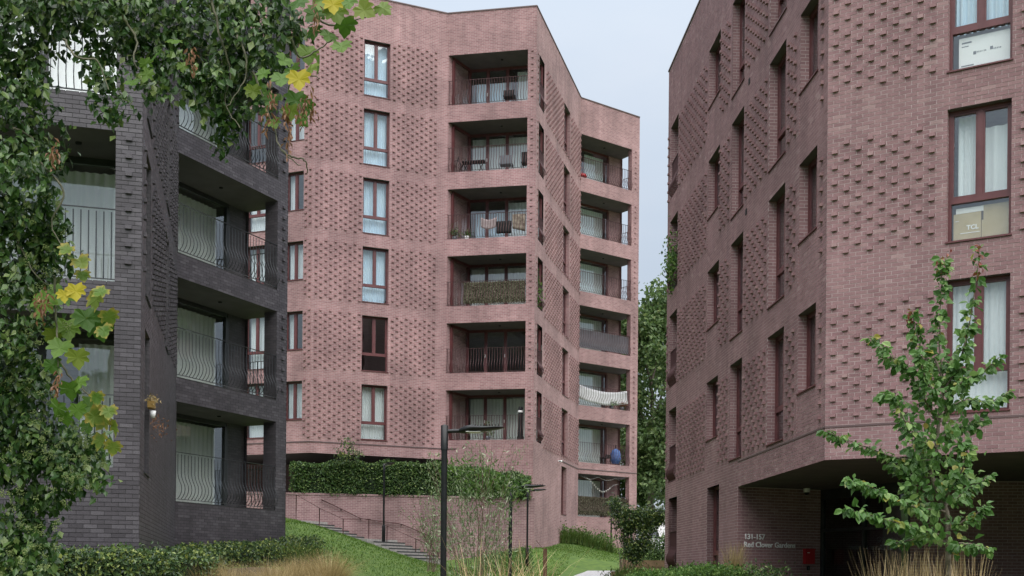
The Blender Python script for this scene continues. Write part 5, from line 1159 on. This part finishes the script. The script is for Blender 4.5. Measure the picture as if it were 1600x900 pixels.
IB = [(20, 60, 75, 85), (10, 150, 75, 80), (75, 232, 42, 42), (20, 300, 75, 85), (55, 350, 50, 45), (20, 400, 70, 60), (75, 395, 38, 32), (10, 480, 65, 60), (55, 440, 38, 32), (0, 560, 65, 60), (50, 590, 36, 34), (20, 640, 60, 50),
      (95, 690, 52, 42), (60, 740, 85, 50), (112, 722, 48, 42), (25, 690, 60, 50), (20, 820, 55, 60), (60, 790, 45, 40), (130, 745, 34, 30), (25, 880, 52, 40), (60, 855, 30, 28), (150, 700, 22, 20), (90, 520, 20, 22),
      (60, -5, 90, 28), (140, 15, 70, 42), (150, 70, 32, 42), (165, 130, 26, 46), (178, 170, 17, 24), (230, 20, 60, 50), (215, 75, 34, 30), (262, 70, 28, 42), (280, 118, 26, 36), (246, 108, 16, 18), (325, 20, 60, 40), (345, 90, 46, 50), (330, 140, 38, 40), (360, 175, 36, 34), (352, 210, 24, 16), (395, 65, 42, 45),
      (440, 30, 42, 32), (425, 90, 34, 32), (385, 130, 30, 26), (412, 160, 18, 18), (390, 5, 60, 25), (235, 130, 13, 22), (80, 30, 36, 26), (205, 40, 44, 40), (300, 60, 30, 34), (463, 62, 20, 22)]
blobs = []
for x, y, rx, ry in IB:
    c = at(x, y, FY+rng.normal()*.12); k = FY/1800; blobs.append((tuple(c), (rx*k, min(rx, ry)*k*.8, ry*k)))
blobs += [((-4.9, 8.2, z_), (.75, .7, .8)) for z_ in (-.5, .8, 2.2, 3.6, 5)]+[((-3.3, 8.2, 5.0), (1.1, .7, .6)), ((-1.9, 8.2, 4.9), (.9, .6, .45))]
P = blob_points(blobs, 46, .042, 17, .35); nn = len(P); print('ivy leaves', nn)
sz = .064*rng.uniform(.55, 1.35, nn); d = rng.normal(size=(nn, 3))*.6+[0, -.25, -.9]; nr = rng.normal(size=(nn, 3))*.6+[.1, -.9, .8]
Vv, Ff = leaf_arrays(P, sz, d, nr, .62, .10); o = mesh_np('ivy_foliage', Vv, Ff, G['ivy'], ft); o['kind'] = 'stuff'
def sphere_cloud(name, P, r, m, parent):
    """tiny faceted balls (octahedra) in one mesh"""
    o6 = np.array([(1, 0, 0), (-1, 0, 0), (0, 1, 0), (0, -1, 0), (0, 0, 1), (0, 0, -1)]); f8 = np.array([(0, 2, 4), (2, 1, 4), (1, 3, 4), (3, 0, 4), (2, 0, 5), (1, 2, 5), (3, 1, 5), (0, 3, 5)])
    rr = r*rng.uniform(.7, 1.2, len(P)); V = P[:, None]+o6[None]*rr[:, None, None]; F = (np.arange(len(P))[:, None, None]*6+f8[None]).reshape(-1, 3); o = mesh_np(name, V.reshape(-1, 3), F, m, parent); o['kind'] = 'stuff'; return o
U = []
for x, y, rx, ry in [b_ for b_ in IB if b_[0] < 160 and b_[1] > 330]:
    for _ in range(int(rx*ry/330)+3):
        a = rng.uniform(0, 6.28); r = rng.uniform(.55, 1.05); c = at(x+math.cos(a)*rx*r, y+math.sin(a)*ry*r, FY-.12-rng.random()*.2); U.append(c+rng.normal(size=(22, 3))*.013)
sphere_cloud('ivy_flower_heads', np.concatenate(U), .0045, G['umbel'], ft)
# palmate maple leaves, each an object
ang = [(-90, .0), (-128, .30), (-165, .52), (-190, .34), (-214, .62), (-236, .50), (-250, .80), (-262, .84), (-270, 1.0)]
out = []
pr = [(0, 0), (.18, -.10), (.38, -.14), (.40, .02), (.60, .12), (.62, .22), (.44, .30), (.54, .50), (.50, .62), (.30, .54), (.26, .72), (.14, .82), (0, 1.0)]
outl = pr+[(-x, y) for x, y in reversed(pr[1:-1])]
def maple_mesh(m, bend):
    v = [(0, 0, -.35)]+[(x*1.02, -.12*(abs(x)*bend+(y-.3)**2*bend)+.04*math.sin(9*x+5*y), -y) for x, y in outl]; n_ = len(outl)
    f = [(0, 1+i, 1+(i+1) % n_) for i in range(n_)]; me = D.meshes.new('maple_leaf'); me.from_pydata(v, [], f); me.materials.append(m); me.update(); return me
def maple_mat(name, inner, outer, edge, w0, w1):
    """green blade turning yellow and brown from the margin inwards"""
    m = mat(name, inner[0][1], .5, 0, .35); t = m.node_tree; b = t.nodes['Principled BSDF']
    co = nd(t, 'ShaderNodeTexCoord'); mp = nd(t, 'ShaderNodeMapping'); mp.inputs['Location'].default_value = (0, 0, .38); L(m, co.outputs['Object'], mp.inputs[0])
    ln = nd(t, 'ShaderNodeVectorMath', operation='LENGTH'); L(m, mp.outputs[0], ln.inputs[0])
    n = nd(t, 'ShaderNodeTexNoise'); n.inputs['Scale'].default_value = 5; L(m, co.outputs['Object'], n.inputs[0])
    ad_ = nd(t, 'ShaderNodeMath', operation='MULTIPLY_ADD'); L(m, n.outputs[0], ad_.inputs[0]); ad_.inputs[1].default_value = .35; L(m, ln.outputs['Value'], ad_.inputs[2])
    r1 = nd(t, 'ShaderNodeMapRange'); r1.inputs[1].default_value = w0; r1.inputs[2].default_value = w0+.22; L(m, ad_.outputs[0], r1.inputs[0])
    r2 = nd(t, 'ShaderNodeMapRange'); r2.inputs[1].default_value = w1; r2.inputs[2].default_value = w1+.12; L(m, ad_.outputs[0], r2.inputs[0])
    c = mixc(m, mixc(m, ramp(m, rand_out(m), inner), outer, r1.outputs[0]), edge, r2.outputs[0]); L(m, c, b.inputs['Base Color'])
    tr = nd(t, 'ShaderNodeBsdfTranslucent'); L(m, c, tr.inputs[0]); mx = nd(t, 'ShaderNodeMixShader'); mx.inputs[0].default_value = .4
    L(m, b.outputs[0], mx.inputs[1]); L(m, tr.outputs[0], mx.inputs[2]); L(m, mx.outputs[0], t.nodes['Material Output'].inputs[0]); return m
GI = [(0, (.05, .12, .015)), (.6, (.10, .19, .025)), (1, (.17, .22, .03))]
G['maple'] = maple_mat('maple_leaf', GI, (.20, .24, .035), (.26, .20, .05), .72, .95)
MM = [maple_mesh(G['maple'], b_) for b_ in (.6, 1.6, -1.2)]
G['maple_brown'] = maple_mat('maple_leaf_autumn', [(0, (.08, .16, .02)), (1, (.17, .21, .035))], (.30, .26, .05), (.22, .11, .035), .5, .74)
G['maple_yellow'] = maple_mat('maple_leaf_yellow', [(0, (.45, .38, .03)), (1, (.5, .42, .04))], (.48, .36, .03), (.4, .25, .04), .6, .9)
MB2 = [maple_mesh(G['maple_brown'], b_) for b_ in (.8, 1.8)]; MY = maple_mesh(G['maple_yellow'], 1)
ML = [(505, 5, 34), (498, 28, 30), (522, 22, 34), (540, 40, 32), (560, 22, 30), (575, 8, 28), (592, 18, 26), (515, 60, 26), (532, 78, 28), (500, 100, 26), (480, 85, 30), (488, 110, 24), (455, 118, 28), (440, 128, 30), (410, 140, 26), (428, 158, 26), (462, 158, 30), (476, 168, 28),
      (490, 52, 26), (447, 100, 24), (470, 10, 30), (545, 8, 26), (425, 195, 20), (468, 190, 20), (455, 175, 24), (415, 118, 22), (488, 20, 28), (395, 143, 22),
      (75, 478, 42), (100, 468, 34), (132, 500, 36), (105, 515, 34), (82, 525, 28), (150, 512, 40), (98, 548, 34), (120, 560, 30), (78, 572, 26), (108, 610, 30), (126, 600, 28), (148, 640, 30), (120, 642, 26), (92, 640, 28), (138, 668, 26), (100, 655, 24),
      (246, 92, 22), (232, 118, 22), (226, 100, 20), (270, 70, 22), (205, 135, 22), (285, 105, 18)]
for x, y, s_ in ML: place_leaf(random.choice(MM), at(x, y-s_*.4, 7.5+rng.random()*.35), s_*1.02*7.7/1800, rng.normal(size=3)*.35+[0, -.1, -1], rng.normal(size=3)*.35+[0, -1, .25], ft, 'maple_leaf')
MLB = [(150, 470, 34), (165, 462, 26), (168, 496, 26), (160, 520, 24), (140, 655, 30), (165, 660, 30), (180, 668, 28), (158, 690, 28), (178, 700, 24), (170, 645, 24), (150, 622, 22), (122, 415, 26), (128, 432, 20), (110, 395, 24)]
for x, y, s_ in MLB: place_leaf(random.choice(MB2), at(x, y-s_*.4, 7.45+rng.random()*.3), s_*1.02*7.7/1800, rng.normal(size=3)*.4+[0, -.1, -1], rng.normal(size=3)*.35+[0, -1, .25], ft, 'maple_leaf')
for x, y, s_ in ((466, 125, 30), (118, 456, 26), (520, 8, 26), (100, 462, 20)): place_leaf(MY, at(x, y-s_*.4, 7.4), s_*1.02*7.7/1800, (0.1, 0, -1), (0, -1, .2), ft, 'maple_leaf')
SPx = [(452, 215), (446, 180), (486, 165), (425, 150), (62, 478), (90, 600), (70, 470), (494, 28), (472, 172), (420, 185), (300, 90), (85, 240)]
P = np.concatenate([at(x, y, 7.5)+rng.normal(size=(26, 3))*[.018, .018, .05] for x, y in SPx]); leaves('maple_seeds', P, .045, G['seed'], ft, droop=1.2, asp=.35)

# ================================================================ BACKGROUND TREES
def big_tree(name, label, x, y, z0, h, r, n, leaf, group, lean=0):
    t = empty(name, (x, y, z0), label, 'tree', group); mb = MB(); limb(mb, curve([(x, y, z0-1), (x+lean*.3, y, z0+h*.35), (x+lean, y, z0+h*.8)], 4, .1), .28, .08, 8); mb.build('trunk', M['bark'], t)
    bl = []
    for i in range(22):
        a = rng.uniform(0, 6.28); u = rng.random(); rr = r*(.35+.65*math.sin(math.pi*min(1, .18+.82*u)))*rng.uniform(.4, .85); q = (.30+.16*rng.random())*r
        bl.append(((x+math.cos(a)*rr+lean*u, y+math.sin(a)*rr, z0+h*(.20+.72*u)), (q, q, q*.75)))
    for i in range(5): a = rng.uniform(0, 6.28); mb = MB(); u = .35+.1*i; limb(mb, curve([(x, y, z0+h*u*.8), (x+math.cos(a)*r*.4, y+math.sin(a)*r*.4, z0+h*(u+.12)), (x+math.cos(a)*r*.75, y+math.sin(a)*r*.75, z0+h*(u+.2))], 3, .05), .1, .03, 5); mb.build('limb', M['bark'], t)
    P = blob_points(bl, n, .32, 10, .5); leaves('crown', P, leaf, G['far'], t, droop=.2, asp=.7); return t
BG = 'tall trees behind the tower and the right block'
big_tree('tall_tree', 'tall leafy tree filling the gap between tower and right block', 10.4, 86, 3.0, 19.5, 4.2, 2.6, .34, BG)
big_tree('tall_tree', 'broad dark tree just right of the tower\'s lower balconies', 7.6, 92, 3.5, 14, 4.5, 2.4, .36, BG)
big_tree('tall_tree', 'lower bushy tree behind the parked car', 12.6, 82, 2.6, 12, 3.6, 2.6, .32, BG)
big_tree('tall_tree', 'far pale-topped tree at the right of the gap, mostly behind the right block', 14.2, 96, 4, 21, 4.5, 2.0, .38, BG)
for i, (x, y, h_) in enumerate(((-14, -24, 13), (-4, -30, 15), (7, -26, 12), (17, -30, 15), (-24, -28, 15), (28, -24, 13))):
    big_tree('garden_tree', f'leafy garden tree standing opposite the buildings behind the viewer, {["second from left", "third from left", "third from right", "second from right", "leftmost", "rightmost"][i]} of six', x, y, -1.8, h_, 5, .8, .6, 'trees reflected in the windows')
